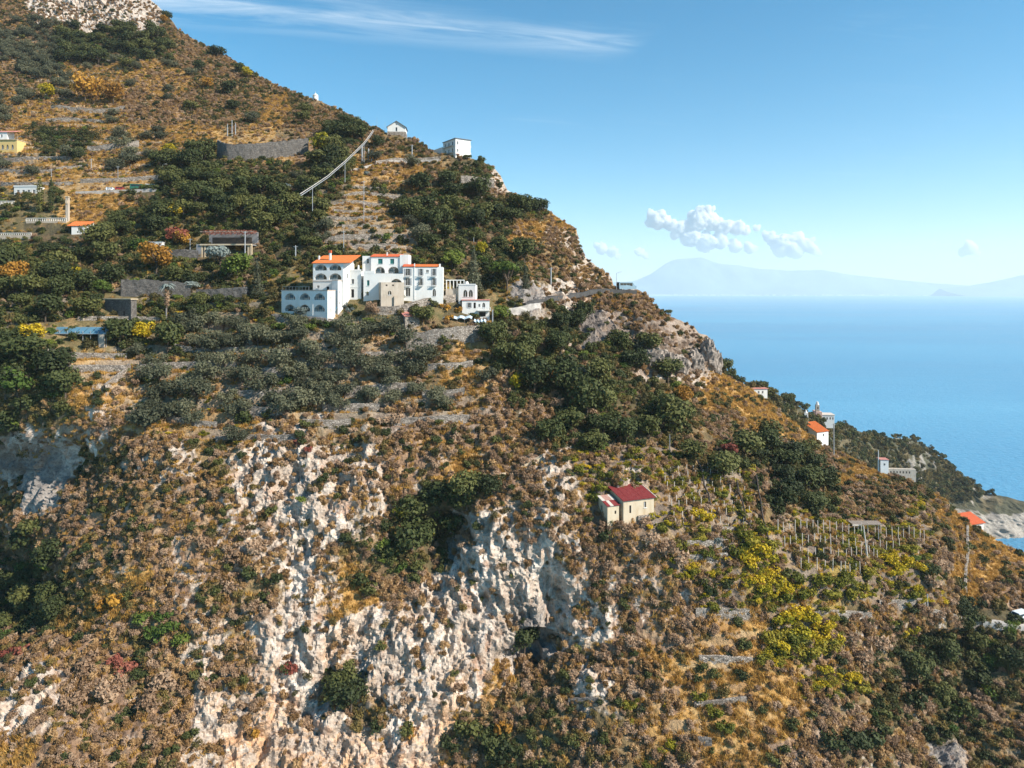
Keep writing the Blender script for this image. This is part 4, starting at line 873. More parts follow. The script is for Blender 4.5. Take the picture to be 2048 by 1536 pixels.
def span(px0, px1, Y0, yaw):
    a, t0, t1 = R(yaw), (px0 - CX) / FOC, (px1 - CX) / FOC; return (t1 * Y0 - t0 * Y0) / (math.cos(a) - t1 * math.sin(a))

# ------------------------------------------------------------------ the white hotel
hg = 'white hotel buildings'
HY = 187.0
r, k = house('hotel_house', 'white hotel house with orange roof and two tiers of loggias', 'building', 626, 590, -12, HY, hg); W = span(626, 686, HY, -12)
block(r, 0, W, 0, 7, 0, 8.7, 'white', front=[(.5, W*.46, 6.7, 8.35, 'loggia'), (W*.54, W-.5, 6.7, 8.35, 'loggia'), (.5, W*.46, 4.2, 5.9, 'loggia'), (W*.54, W-.5, 4.2, 5.9, 'loggia'), (1.2, 1.9, 1.9, 2.6, 'win'), (W*.45, W*.45+.8, .3, 2.3, 'door')], right=[(2.5, 3.3, 4.6, 5.9, 'win')])
shed_roof(r, 0, W + 1.9, 0, 6.5, 8.7, 11.0, 'tile', 44); gable_fill(r, 0, W, .01, 6.49, 8.7, 11.0, 'white'); ch = bar(r, 'chimney', W*.42, W*.42+.5, 2.0, 2.5, 9.0, 11.6, 'white'); MB().box(W*.42-.1, W*.42+.6, 1.9, 2.6, 11.6, 12.3).build('chimney_pot', 'tile_red', ch); bar(r, 'chimney', .2, .6, 2.5, 2.9, 9.2, 10.9, 'white')
bar(r, 'cornice', -.1, W+.1, -.12, .0, 3.75, 3.95, 'coping')
r, k = house('hotel_annexe', 'plain white hotel annexe between orange roof and terrace stair', 'building', 689, 598, -6, HY + 2.2, hg); W = span(689, 722, HY + 2.2, -6)
block(r, 0, W, 0, 6, 0, 7.6, 'white', front=[(W*.42, W*.58, 4.2, 5.5, 'win'), (W*.40, W*.58, .4, 2.7, 'door')], right=[(1.0, 1.6, 4.5, 5.7, 'win')]); bar(r, 'string_course', 0.003, W, -.08, 0, 3.2, 3.35, 'white'); bar(r, 'parapet', 0, W, -.05, .25, 7.603, 8.2, 'white')
MB().tube((W*.8, .6, 7.6), (W*.8, .6, 9.4), .35, .2, 10).build('dome_chimney', 'white', r)
r, k = house('arcade_wing', 'two-storey arcaded wing in shade with six round arches', 'building', 563, 630, -24, HY - .5, hg); W = span(563, 655, HY - .5, -24)
block(r, 0, W, 0, 3.2, 0, 6.6, 'white', front=[(W*f0, W*f1, z0, z1, 'loggia') for f0, f1 in ((.077, .305), (.403, .625), (.715, .94)) for z0, z1 in ((1.1, 2.9), (4.2, 5.95))], right=[(1.2, 1.6, 3.8, 5.2, 'win'), (1.2, 1.6, .8, 2.0, 'win')], deep=5)
bar(r, 'coping', -.12, W + .12, -.14, 3.3, 6.603, 6.85, 'coping'); rl = bar(r, 'railing', .1, W*.6, .3, .36, 7.7, 7.76, 'metal')
for i in range(9): bar(rl, 'baluster', .1 + W*.6*i/8.3, .14 + W*.6*i/8.3, .3, .36, 6.85, 7.7, 'metal')
for f in (.35, .67): bar(r, 'pilaster', W*f, W*f+.35, -.08, -.003, 0, 6.6, 'white')
r, k = house('stair_tower', 'narrow bright white stair tower joining arcade and orange-roofed house', 'building', 664, 628, -22, HY - 2.6, hg)
block(r, 0, 1.9, 0, 2.6, 0, 9.0, 'white', right=[(.7, 1.1, 5.5, 6.3, 'win'), (.7, 1.1, 2.5, 3.3, 'win')], deep=5); bar(r, 'coping', -.08, 1.98, -.08, 2.68, 9.003, 9.15, 'coping'); MB().corr((.3, -1.2, .3), (1.7, -1.2, .3), (1.7, -.02, 2.0), (.3, -.02, 2.0), 4, .03).build('awning', 'glass_blue', r)
r, k = house('hotel_upper_house', 'upper white hotel house with green shutters and red roof strip', 'building', 742, 547, 0, HY + 6, hg); W = span(742, 800, HY + 6, 0)
block(r, 0, W, 0, 6, 0, 4.7, 'white', front=[(W*.24, W*.40, 2.7, 4.15, 'green'), (W*.66, W*.80, 2.7, 4.15, 'green'), (W*.14, W*.48, .1, 1.95, 'loggia'), (W*.58, W*.97, .1, 1.95, 'loggia')], deep=.0); shed_roof(r, 0, W, 0, 4.5, 4.7, 5.55, 'tile_red', 40, .25); gable_fill(r, 0, W, .01, 4.49, 4.7, 5.55, 'white')
block(r, -2.6, -.003, .8, 5, 0, 5.0, 'white', front=[(-1.4, -.7, 2.9, 4.2, 'win')], name='side_wall', deep=0); block(r, W + .003, W + 2.4, -.3, 5, 0, 5.3, 'white', name='side_wall', deep=0); bar(r, 'chimney', W*.5, W*.5+.35, 1.5, 1.85, 5.0, 6.1, 'white')
r, k = house('hotel_terrace_block', 'broad windowless white hotel terrace block above the stone cellar', 'building', 727, 602, 0, HY + 1.0, hg); W = span(727, 806, HY + 1.0, 0)
block(r, 0, W, 0, 6.5, 0, 7.5, 'white', front=[(W*.085, W*.15, 4.2, 5.7, 'green'), (W*.075, W*.13, 1.5, 2.5, 'win'), (W*.68, W*.98, 4.2, 6.1, 'loggia')], deep=4); bar(r, 'parapet', 0, W*.28, -.04, .25, 7.503, 8.3, 'white')
r, k = house('hotel_wing', 'long white hotel wing with balconies and two orange roof strips', 'building', 806, 599, 4, HY + 1.5, hg); W = span(806, 886, HY + 1.5, 4)
wins = [(.05, .19), (.39, .50), (.72, .83)]
block(r, 0, W, 0, 7, 0, 9.0, 'white', front=[(W*a+.25, W*b-.25, 6.6, 8.5, 'shutters') for a, b in wins] + [(W*a+.25, W*b-.25, 3.9, 5.9, 'shutters') for a, b in wins] + [(W*.58, W*.64, 7.4, 8.2, 'win'), (W*.07, W*.18, .9, 3.2, 'win'), (W*.74, W*.82, .9, 3.0, 'arch')], deep=4)
for a, b in wins:
    for z in (6.35, 3.65):
        s_ = bar(r, 'balcony', W*a, W*b, -.7, -.003, z, z+.12, 'white'); bar(s_, 'railing', W*a, W*b, -.7, -.66, z+.95, z+1.0, 'dark')
        for i in range(6): bar(s_, 'baluster', W*a+(W*(b-a)-.03)*i/5, W*a+(W*(b-a)-.03)*i/5+.03, -.7, -.66, z+.12, z+.95, 'dark')
shed_roof(r, 0, W*.27, 0, 4, 9.0, 9.75, 'tile_red', 18, .2); shed_roof(r, W*.31, W*.86, 0, 4, 9.0, 9.75, 'tile', 30, .2); bar(r, 'pilaster', W*.275, W*.30, -.12, .4, 0, 10.0, 'white'); bar(r, 'chimney', W*.9, W*.94, .6, 1.1, 9.0, 9.9, 'white')
r, k = house('stone_cellar', 'weathered beige stone cellar block in front of the white hotel', 'building', 762, 606, 20, HY - 2.5, hg); W = span(762, 808, HY - 2.5, 20)
block(r, 0, W, 0, 7, 0, 5.6, 'stone_plain', front=[(W*.30, W*.45, 2.2, 3.3, 'arch'), (W*.20, W*.28, 4.6, 5.0, 'dark'), (W*.48, W*.56, 4.6, 5.0, 'dark')], deep=4); bar(r, 'buttress', W*.55, W*.62, -.5, -.003, -3, 1.8, 'stone_plain')
r, k = house('arched_house', 'small white house with two dark arches below the cedar', 'building', 917, 598, -4, 193); W = span(917, 951, 193, -4)
block(r, 0, W, 0, 4, 0, 3.9, 'white', front=[(W*.28, W*.52, .6, 2.6, 'arch'), (W*.60, W*.84, .6, 2.6, 'arch')], left=[(1, 2, 1, 2.2, 'win')]); bar(r, 'parapet', -.1, W+.1, -.1, .25, 3.903, 4.3, 'white'); MB().tube((W*.45, 1.2, 3.9), (W*.45, 1.2, 5.0), .8, .35, 10).build('dome', 'white', r)
r, k = house('white_pergola', 'white columned pergola right of the hotel wing', 'pergola', 893, 576, 0, 194); W = span(893, 928, 194, 0)
for i in range(6): MB().tube((W*i/5, 0, -2), (W*i/5, 0, 2.1), .14, .12, 8).build('column', 'white', r)
bar(r, 'beam', -.2, W+.2, -.12, .12, 2.1, 2.35, 'white'); bar(r, 'base', -.2, W+.2, -.3, 3, -3.5, -.2, 'stone_plain')
r, k = house('pink_roofed_house', 'low white house with pink coping and balustraded balcony', 'building', 924, 634, 3, 190); W = span(924, 979, 190, 3)
block(r, 0, W, 0, 5, 0, 4.6, 'white', front=[(W*.22, W*.31, 2.6, 4.0, 'shutters'), (W*.42, W*.50, 2.4, 4.0, 'door'), (W*.60, W*.66, 2.8, 3.6, 'win'), (W*.74, W*.84, 2.4, 4.0, 'arch'), (W*.62, W*.86, .1, 1.4, 'dark')], left=[(1.5, 2.5, 2.5, 3.6, 'win')], deep=4); bar(r, 'coping', -.2, W+.2, -.2, 5.1, 4.603, 4.85, 'tile_pink')
bl_ = bar(r, 'balcony', W*.55, W+.3, -1.1, -.003, 1.75, 1.9, 'white'); bar(bl_, 'railing', W*.55, W+.3, -1.1, -.95, 2.6, 2.72, 'white')
for i in range(10): bar(bl_, 'baluster', W*.55+.4*i, W*.55+.4*i+.16, -1.08, -.97, 1.9, 2.6, 'white')
r, k = house('stone_shed', 'square stone shed with faded orange tiled roof below the hotel', 'shed', 810, 662, 24, 181); W = span(810, 839, 181, 24)
block(r, 0, W, 0, 5, 0, 3.9, 'wall_stone', front=[(W*.42, W*.58, 2.0, 2.3, 'dark')], deep=4); shed_roof(r, 0, W, 0, 5, 3.9, 5.0, 'tile_pink', 14, .3); gable_fill(r, 0, W, .01, 4.99, 3.9, 5.0, 'wall_stone')
r, k = house('white_hut', 'tiny white lean-to hut on the terrace above the arcade', 'shed', 569, 522, -8, 213); W = span(569, 592, 213, -8)
block(r, 0, W, 0, 3, 0, 2.3, 'white', front=[(W*.2, W*.95, .1, .9, 'dark')]); bar(r, 'roof_slab', -.2, W+.2, -.3, 3.1, 2.303, 2.5, 'white')
for i, (px, py, w_, lb) in enumerate([(884, 645, 60, 'long blue-white tarpaulin canopy on the terrace by the stone shed'), (948, 652, 24, 'short pale blue tarpaulin beside the terrace wall')]):
    r, k = house('tarpaulin_canopy', lb, 'canopy', px, py, 0, 186, 'tarpaulin canopies'); W = w_ * k
    n = 12; mb = MB()
    for q in range(n):
        a, b = W*q/n, W*(q+1)/n; za, zb = 1.6 + .25*math.sin(q*1.9+i), 1.6 + .25*math.sin((q+1)*1.9+i); mb.face([(a, 0, za-.5), (b, 0, zb-.5), (b, 2.2, zb+.1), (a, 2.2, za+.1)])
    c_ = mb.build('cloth', 'blue_cloth', r); md = c_.modifiers.new('t', 'SOLIDIFY'); md.thickness = .03
    for q in range(5): MB().tube((W*q/4, .2, -1.5), (W*q/4, .2, 1.3), .05, .05, 6).build('post', 'wood', r)

# ------------------------------------------------------------------ houses on the ridge
r, k = house('ridge_house', 'three-storey white house standing on the ridge against the sky', 'building', 911, 318, 34, 289); W = span(911, 941, 289, 34)
block(r, 0, W, 0, 11, 0, 8.7, 'white', front=[(.7, 1.4, 6.3, 7.6, 'win'), (.7, 1.4, 3.2, 4.4, 'win'), (.6, 1.5, .2, 1.9, 'door')],
      left=[(u, u+1.1, z, z+1.5, 'win') for u in (1.6, 4.6, 7.8) for z in (6.3, 3.4)] + [(u, u+1.7, .5, 1.9, 'win') for u in (1.2, 4.2, 7.2)], frame='white_paint', deep=5)
bar(r, 'roof_slab', -.35, W+.35, -.35, 11.3, 8.703, 8.95, 'slate'); bar(r, 'door_canopy', .3, 1.9, -.7, -.003, 2.1, 2.25, 'tile_red')
for z in (3.0, 6.0):
    b_ = bar(r, 'balcony', -1.0, -.003, 1.5, 9.5, z, z+.15, 'white'); bar(b_, 'railing', -1.0, -.94, 1.5, 9.5, z+.9, z+.97, 'white_paint'); b2 = bar(r, 'balcony', W+.003, W+1.2, 1.5, 8.5, z, z+.15, 'white'); bar(b2, 'railing', W+1.14, W+1.2, 1.5, 8.5, z+.15, z+.97, 'white_paint')
block(r, -1.2, -.003, 9.6, 12, 0, 6.6, 'white', left=[(.6, 1.6, 3.6, 5.0, 'win')], name='side_wall')
r, k = house('gabled_cottage', 'small white gabled house with grey roof on the skyline', 'building', 775, 270, 4, 316); W = span(775, 811, 316, 4)
mb = MB(); h0, h1 = 3.9, 6.5
mb.face([(0, 0, 1.6), (W, 0, 1.6), (W, 0, h0), (W/2, 0, h1), (0, 0, h0)]); mb.face([(W, 8, 0), (0, 8, 0), (0, 8, h0), (W/2, 8, h1), (W, 8, h0)]); mb.face([(W, 0, 0), (W, 8, 0), (W, 8, h0), (W, 0, h0)]); mb.face([(0, 8, 0), (0, 0, 0), (0, 0, h0), (0, 8, h0)]); mb.build('wall', 'white', r)
bar(r, 'plinth', -.15, W+.15, -.2, 8, -4, 1.597, 'wall_stone')
for s_ in (0, 1):
    a = (-.5, -.5, h0-.25) if not s_ else (W/2, -.5, h1+.1); b = (W/2, -.5, h1+.1) if not s_ else (W+.5, -.5, h0-.25)
    MB().corr(a, b, (b[0], 8.4, b[2]), (a[0], 8.4, a[2]), 10, .04).build('roof', 'slate', r)
MB().box(W*.46, W*.54, -.05, -.003, 1.9, 3.6).build('window', 'glass', r); bar(r, 'vent', W*.47, W*.53, -.04, -.003, 4.8, 5.2, 'dark')
r, k = house('domed_shrine', 'little white domed shrine on the bare ridge', 'shrine', 631, 206, 0, 364)
MB().tube((0, 0, -2), (0, 0, 3.6), 1.5, 1.4, 12).build('drum', 'white', r); mb = MB(); 
for q in range(4): mb.tube((0, 0, 3.6 + .42*q), (0, 0, 4.02 + .42*q), 1.55*math.cos(q*.38), 1.55*math.cos((q+1)*.38), 12)
mb.build('dome', 'white', r, True); MB().tube((0, 0, 5.2), (0, 0, 6.4), .12, .05, 6).build('finial', 'white', r); MB().box(-.5, .5, -1.56, -1.45, 0, 2).build('door', 'dark', r)

# ------------------------------------------------------------------ left village
r, k = house('orange_roofed_cottage', 'small white cottage with bright orange roof and one dark window', 'building', 143, 474, 3, 228, None, .9); W = span(143, 173, 228, 3)
block(r, 0, W, 0, 4.5, 0, 2.8, 'white', front=[(W*.42, W*.58, 1.2, 2.2, 'win')], deep=4); shed_roof(r, -1.2, W, 0, 4.3, 2.8, 4.6, 'tile', 20, .3); gable_fill(r, 0, W, .01, 4.29, 2.8, 4.6, 'white')
r, k = house('yellow_house', 'yellow house with arched porch at the left edge terraces', 'building', -8, 300, -3, 288); W = span(-8, 34, 288, -3)
block(r, 0, W, 0, 5, 0, 4.2, 'yellow_wall', front=[(W*f, W*f+1.1, .3, 2.2, 'arch') for f in (.25, .48, .72)], deep=4); bar(r, 'roof_slab', -.2, W+.2, -.4, 5.1, 4.203, 4.4, 'cream'); block(r, -2, W*.35, 2, 6, 4.4, 8.2, 'white', front=[(.4, 1.2, 5.8, 7.0, 'win')], name='upper_wall', deep=0); MB().corr((-2.4, 1.6, 8.0), (W*.75, 1.6, 8.0), (W*.75, 6, 9.4), (-2.4, 6, 9.4), 20).build('roof', 'tile_pink', r)
r, k = house('red_roofed_shed', 'small shed with red tiled roof on the high terraces', 'shed', 52, 240, 0, 326); W = span(52, 80, 326, 0)
block(r, 0, W, 0, 4, 0, 2.3, 'stone_plain', front=[(W*.2, W*.75, .2, 1.9, 'dark')], deep=3); shed_roof(r, 0, W, 0, 4, 2.3, 3.8, 'tile_red', 18, .3); block(r, W*.9, W+.6, -.3, 2, 0, 2.6, 'white', name='side_wall')
r, k = house('white_pavilion', 'long white pavilion with blue shutters beside the cypresses', 'building', 28, 402, -4, 256, None, 1.3); W = span(28, 76, 256, -4)
block(r, 0, W, 0, 5, 0, 4.0, 'white', front=[(W*f, W*f+1.0, 1.2, 2.8, 'win') for f in (.12, .34, .56, .78)], deep=4); bar(r, 'parapet', -.15, W+.15, -.15, .2, 4.003, 4.5, 'white')
def balustrade(name, label, px, py, px1, Y, h, n, yaw=0, solid=0.0, mat='white', wall='stone_plain', drop=4):
    r, k = house(name, label, 'balustrade', px, py, yaw, Y, 'balustrades and terraces', 1.5); W = span(px, px1, Y, yaw)
    bar(r, 'base_wall', 0, W, 0, 1.2, -drop, .15, wall); bar(r, 'handrail', 0, W, -.08, .2, h, h + .16, mat)
    for i in range(n + 1): MB().tube((W*i/n, .06, .15), (W*i/n, .06, h), .11, .08, 6).build('baluster', mat, r)
balustrade('balustrade', 'white balustrade terrace left of the pavilion', -6, 418, 28, 250, 1.3, 12, 0, drop=3)
balustrade('balustrade', 'white garden balustrade below the cypresses', 52, 452, 132, 236, 1.1, 22, -3, drop=3.5)
balustrade('balustrade', 'crenellated pale terrace wall at the left edge', -6, 480, 62, 226, .7, 16, -2, drop=3.5)
r, k = house('gate_pillar', 'tall cream gate pillar above the orange-roofed cottage', 'pillar', 131, 436, 0, 236); block(r, 0, .9, 0, .9, 0, 7.2, 'stone_plain', name='shaft'); bar(r, 'cap', -.15, 1.05, -.15, 1.05, 7.203, 7.5, 'cream'); bar(r, 'bracket', .1, .8, -.3, -.003, 5.0, 6.0, 'cream')
r, k = house('stone_hut', 'flat-roofed dark grey stone hut left of the palm', 'hut', 210, 634, -24, 190); W = span(210, 262, 190, -24)
block(r, 0, W, 0, 1.7, 0, 4.9, 'wall_stone_dark', front=[(W*f, W*f+.8, .6, 1.7, 'dark') for f in (.14, .42, .70)], deep=3); bar(r, 'roof_slab', -.3, W+.35, -.35, 1.9, 4.903, 5.15, 'cream')
r, k = house('greenhouse', 'blue-glazed greenhouse frame among the left gardens', 'greenhouse', 88, 694, -3, 176); W = span(88, 212, 176, -3)
for i in range(9): MB().box(W*i/8-.06, W*i/8+.06, 0, .12, 0, 4.2).build('post', 'metal', r)
for i in range(8): MB().face([(W*i/8+.06, -.2, 3.5), (W*(i+1)/8-.06, -.2, 3.5), (W*(i+1)/8-.06, 2.6, 5.0), (W*i/8+.06, 2.6, 5.0)]).build('pane', 'glass_blue', r)
bar(r, 'beam', -.1, W+.1, -.25, -.1, 3.35, 3.5, 'metal'); bar(r, 'ridge_beam', -.1, W+.1, 2.6, 2.75, 4.9, 5.05, 'metal'); bar(r, 'end_wall', W-1.6, W-.1, -.5, -.26, 0, 3.4, 'stone_plain'); bar(r, 'back_wall', 0, W, 2.8, 3.1, 0, 4.6, 'wood_dark')
r, k = house('creeper_garage', 'dark open garage with pale lintel and red creeper roof', 'garage', 402, 516, -3, 212); W = span(402, 502, 212, -3)
bar(r, 'back_wall', 0, W, 5, 5.4, -2, 8.4, 'grey_render'); bar(r, 'lintel', -.3, W+.2, -.3, .5, 3.9, 4.35, 'cream'); bar(r, 'deck', 0, W, .5, 5, 3.95, 4.25, 'grey_render')
for f in (0, .06, .93, .985): bar(r, 'pier', W*f, W*f+.5, 0, .5, -2, 3.9, 'cream')
bar(r, 'side_wall', -1.5, -.003, 0, 5, -2, 4.3, 'grey_render'); bar(r, 'shade_screen', W*.12, W*.92, 3.4, 3.6, 4.4, 6.6, 'wood_dark')
pg = bar(r, 'pergola_beam', -.3, W+.6, -.2, 0, 8.0, 8.2, 'wood')
for i in range(12): bar(r, 'rafter', W*i/11-.05, W*i/11+.05, -.4, 5.2, 8.203, 8.33, 'wood')
cv_, cf_ = leaf_cloud([(W*u, 2.4, 8.4 - .5*(j), W*.07, 2.4, .5) for u in np.linspace(.03, .97, 12) for j in (0, 1)], 1500, .26, .5, 77, .8); cm = mesh_np('creeper', cv_, cf_); cm.materials.append(M['redleaf']); link('creeper', cm, r)
r, k = house('white_tank', 'pale rectangular water tank beside the red creeper', 'tank', 297, 494, 0, 217); W = 28 * k; bar(r, 'body', 0, W, 0, 2, -1, 1.6, 'white_paint'); bar(r, 'lid', -.1, W+.1, -.1, 2.1, 1.603, 1.75, 'metal')

# ------------------------------------------------------------------ the red-roofed farmhouse
r, k = house('farmhouse', 'cream stone farmhouse with dark red sheet roof on the cliff', 'building', 1247, 1040, 20, 139); W = span(1247, 1308, 139, 20)
block(r, 0, W, 0, 6, 0, 3.9, 'cream', front=[(W*.19, W*.25, 1.2, 2.8, 'door'), (W*.66, W*.74, 2.0, 3.2, 'win')], left=[(2, 2.8, 1.8, 2.8, 'win')], deep=3.5); gable_fill(r, 0, W, .01, 5.99, 3.9, 5.0, 'cream')
n = 5
for i in range(n):
    u0, u1 = -.25 + (W+.5)*i/n, -.25 + (W+.5)*(i+1)/n - .03; o_ = .012 * (i % 2); MB().corr((u0, -.35, 3.98+o_), (u1, -.35, 3.98+o_), (u1, 6.2, 5.18+o_), (u0, 6.2, 5.18+o_), 8, .04).build('roof_sheet', 'rust_red' if i != 3 else M['rust_red'], r)
MB().corr((W+.26, -.4, 4.06), (W+.46, -.4, 4.06), (W+.46, 6.25, 5.28), (W+.26, 6.25, 5.28), 1, .02).build('verge', 'coping', r)
bar(r, 'plinth', W*.45, W, -.35, -.003, -3, .5, 'wall_stone'); bar(r, 'chimney', W*.2, W*.2+.5, 5.2, 5.7, 4.9, 6.0, 'stone_plain')
r, k = house('farm_annexe', 'low cream lean-to with patched red and pale roof beside the farmhouse', 'building', 1215, 1036, 20, 138.2); W = span(1215, 1238, 138.2, 20)
block(r, 0, W, 0, 4, 0, 2.4, 'cream', front=[(W*.62, W*.76, .6, 1.3, 'dark')], left=[(1, 1.8, .8, 1.8, 'dark')], deep=3)
gable_fill(r, 0, W, .01, 3.99, 2.4, 3.2, 'cream'); w4 = (W+.4)/4
for i in range(4):
    MB().corr((-.2+w4*i, -.25, 2.47), (-.2+w4*(i+1)-.03, -.25, 2.47), (-.2+w4*(i+1)-.03, 1.9, 2.9), (-.2+w4*i, 1.9, 2.9), 3, .03).build('roof_sheet', ('rust_red', 'pale_sheet', 'rust_red', 'rust_red')[i], r)
    MB().corr((-.2+w4*i, 1.85, 2.93), (-.2+w4*(i+1)-.03, 1.85, 2.93), (-.2+w4*(i+1)-.03, 4.2, 3.36), (-.2+w4*i, 4.2, 3.36), 3, .03).build('roof_sheet', ('pale_sheet', 'rust_pale', 'rust_pale', 'pale_sheet')[i], r)

# ------------------------------------------------------------------ village beyond the sea ridge
def at_head(name, label, px, py, Y, yaw=0, cat='building'):
    r = link(name, None); r.location = pix(px, py, Y); r.rotation_euler = (0, 0, R(yaw)); r.empty_display_size = .5; return tag(r, label, cat, 'village on the headland')
r = at_head('pink_roofed_villa', 'distant white villa with faded pink roof behind the sea ridge', 1503, 792, 335, 5); W = 33*335/FOC
block(r, 0, W, 0, 6, 0, 3.4, 'white', front=[(W*f, W*f+.8, 1.2, 2.4, 'win') for f in (.15, .4, .65)], deep=9); bar(r, 'roof_slab', -.4, W+.4, -.4, 6.4, 3.403, 3.7, 'tile_pink')
r = at_head('chapel', 'grey stone chapel with slim pale belfry above the grassy ridge', 1607, 878, 372, -10)
W = 30*372/FOC; block(r, 0, W, 0, 8, 0, 4.8, 'stone_plain', deep=10, front=[(W*.45, W*.6, 2, 3.6, 'arch')]); MB().corr((-.3, -.3, 4.9), (W+.3, -.3, 4.9), (W+.3, 8, 7.2), (-.3, 8, 7.2), 14).build('roof', 'slate', r)
block(r, W*.12, W*.12+1.9, 2, 3.9, 4, 14.0, 'white', front=[(W*.12+.6, W*.12+1.3, 11.3, 13.0, 'arch')], name='belfry', deep=0); MB().tube((W*.12+.95, 2.95, 14.0), (W*.12+.95, 2.95, 15.6), .9, .1, 8).build('spire', 'white', r)
r = at_head('orange_roofed_house', 'white house with large orange roof beside the tall pole', 1634, 884, 366, 25); W = 8.6
block(r, 0, W, 0, 9, 0, 5.2, 'white', front=[(W*.5, W*.62, 2.6, 4.0, 'win')], deep=10); MB().corr((-.4, -.5, 5.2), (W+.4, -.5, 5.2), (W+.4, 9, 9.0), (-.4, 9, 9.0), 30, .08).build('roof', 'tile', r); gable_fill(r, 0, W, .01, 8.9, 5.2, 8.8, 'white')
r = at_head('pink_church', 'pink and white church with tall bell tower at the sea edge', 1632, 846, 402, -8); W = 36*402/FOC
block(r, 0, W*.32, 0, 7, 0, 6.6, 'pink_wall', front=[(.8, 1.8, 2.5, 4.5, 'arch')], deep=3); block(r, W*.33, W, 1, 8, 0, 4.6, 'white', front=[(W*f, W*f+.8, 2, 3.4, 'win') for f in (.42, .58, .74, .88)], name='nave_wall', deep=3); bar(r, 'roof_slab', W*.3, W+.3, .7, 8.3, 4.603, 4.9, 'pale_sheet')
block(r, .2, 2.2, .6, 2.6, 6.6, 10.5, 'stone_plain', front=[(.8, 1.6, 8, 9.6, 'arch')], name='bell_tower', deep=0); MB().tube((1.2, 1.6, 10.5), (1.2, 1.6, 12.4), 1.0, .45, 8).build('cupola', 'white', r)
r = at_head('watch_tower', 'pale square watch tower below the headland cliff', 1761, 948, 462, -6, 'tower'); W = 5.2
block(r, 0, W, 0, 5.5, 0, 9.5, 'white', front=[(2, 3.1, 5.8, 7.2, 'win')], deep=14); bar(r, 'coping', -.3, W+.3, -.3, 5.8, 9.503, 9.9, 'tile_pink'); MB().tube((-1.0, 1, -4), (-1.0, 1, 16), .8, .2, 8).build('spire', 'white', r); block(r, W+.003, W+18, 1, 4, -3, 3.4, 'stone_plain', front=[(W+1.5+2*i, W+2.3+2*i, .5, 2, 'dark') for i in range(7)], name='sea_wall', deep=8)
r, k = house('tiled_cabin', 'cabin with red-orange roof just behind the right ridge', 'building', 1938, 1058, 18, 190, lift=-.6); W = 5.5
block(r, 0, W, 0, 4, 0, 1.9, 'white', deep=4); MB().corr((-.3, -.5, 1.9), (W+.3, -.5, 1.9), (W+.3, 4.2, 3.6), (-.3, 4.2, 3.6), 12).build('roof', 'tile_red', r)
# ------------------------------------------------------------------ walls, roads, poles
def stone_wall(name, label, pts, hpx, mat='wall_stone', th=.55, group='dry stone terrace walls', cat='wall', top_grass=False, step=1.1, follow=False):
    """retaining wall along a surveyed foot line; pts (column, row); hpx: height seen in photo px"""
    P = [gpt(*p) for p in pts]; Ls = [0]
    for a, b in zip(P, P[1:]): Ls.append(Ls[-1] + (b - a).length)
    n = max(2, int(Ls[-1] / step)); ts = np.linspace(0, Ls[-1], n + 1)
    px = np.interp(ts, Ls, [p[0] for p in pts]); py = np.interp(ts, Ls, [p[1] for p in pts]); G = ground(px, py)
    if len(G) > 4:
        ker = np.ones(5) / 5
        for ax in range(3): G[:, ax] = np.convolve(np.pad(G[:, ax], 2, mode='edge'), ker, 'valid')
    h = hpx * G[:, 1].mean() / FOC; g = np.random.default_rng(int(abs(pts[0][0]) * 7 + abs(pts[0][1])))
    rows = 4; V = []
    for i in range(n + 1):
        t = G[min(i + 1, n)] - G[max(i - 1, 0)]; nb = np.array([-t[1], t[0], 0]); nb /= np.linalg.norm(nb) + 1e-9
        if nb[1] < 0: nb = -nb
        topz = G[i, 2] + h * (1 + g.normal() * .03)
        for q in range(rows + 1):
            z = G[i, 2] - 1.2 + (topz - G[i, 2] + 1.2) * q / rows; V.append(G[i] * [1, 1, 0] + [0, 0, z] - nb * (.35 - .12 * q / rows + g.normal() * .05))
        V.append(G[i] * [1, 1, 0] + [0, 0, topz] + nb * (th * .5 + g.normal() * .03)); V.append(G[i] * [1, 1, 0] + [0, 0, G[i, 2] - 1.2] + nb * th)
    m_ = rows + 3; Fc = []
    for i in range(n):
        for q in range(m_): a, b = i*m_+q, i*m_+(q+1) % m_; Fc.append((a, a+m_, b+m_, b))
    me = mesh_np(name, np.array(V), np.array(Fc)[:, ::-1]); me.materials.append(M[mat]); o = link(name, me); tag(o, label, cat, group, 'thing'); return o
tw = lambda lb, pts, h, **k: stone_wall('terrace_wall', lb, pts, h, **k)
# olive terraces
tw('upper dry stone wall left of the olives', [(268,736),(360,730),(478,738)], 15); tw('grey dry stone wall above the olive grove', [(482,752),(560,754),(628,756)], 24); tw('long low wall with golden top at the cliff edge', [(425,884),(520,886),(602,890)], 11)
tw('short wall under the left olives', [(318,838),(390,846),(440,852)], 12); tw('pale wall in the middle of the olive grove', [(685,784),(760,786),(835,784)], 22); tw('broken wall right of the pale olive wall', [(838,792),(890,794),(935,792)], 14)
tw('low wall beneath the olive grove centre', [(640,818),(700,820),(765,818)], 16); tw('lowest wall right of the olives', [(775,850),(860,848),(945,846)], 15); tw('lowest wall left of the olives', [(600,858),(650,858),(708,852)], 16)
tw('lit diagonal wall stepping down beside the left grass', [(206,792),(222,776),(240,752),(262,724)], 14); tw('tall pale retaining wall under the stone shed terrace', [(806,694),(860,692),(930,688),(988,680)], 30); tw('wall above the olives under the hotel garden', [(690,706),(760,708),(825,706)], 12)
tw('wall beside the straw-roofed plot', [(345,694),(420,702),(482,706)], 12); tw('wall over the left olive corner', [(520,706),(600,710),(660,710)], 12); tw('thin wall between olives, left of centre', [(470,790),(540,794),(600,792)], 14); tw('thin wall among lower left olives', [(450,824),(520,828),(580,828)], 14)
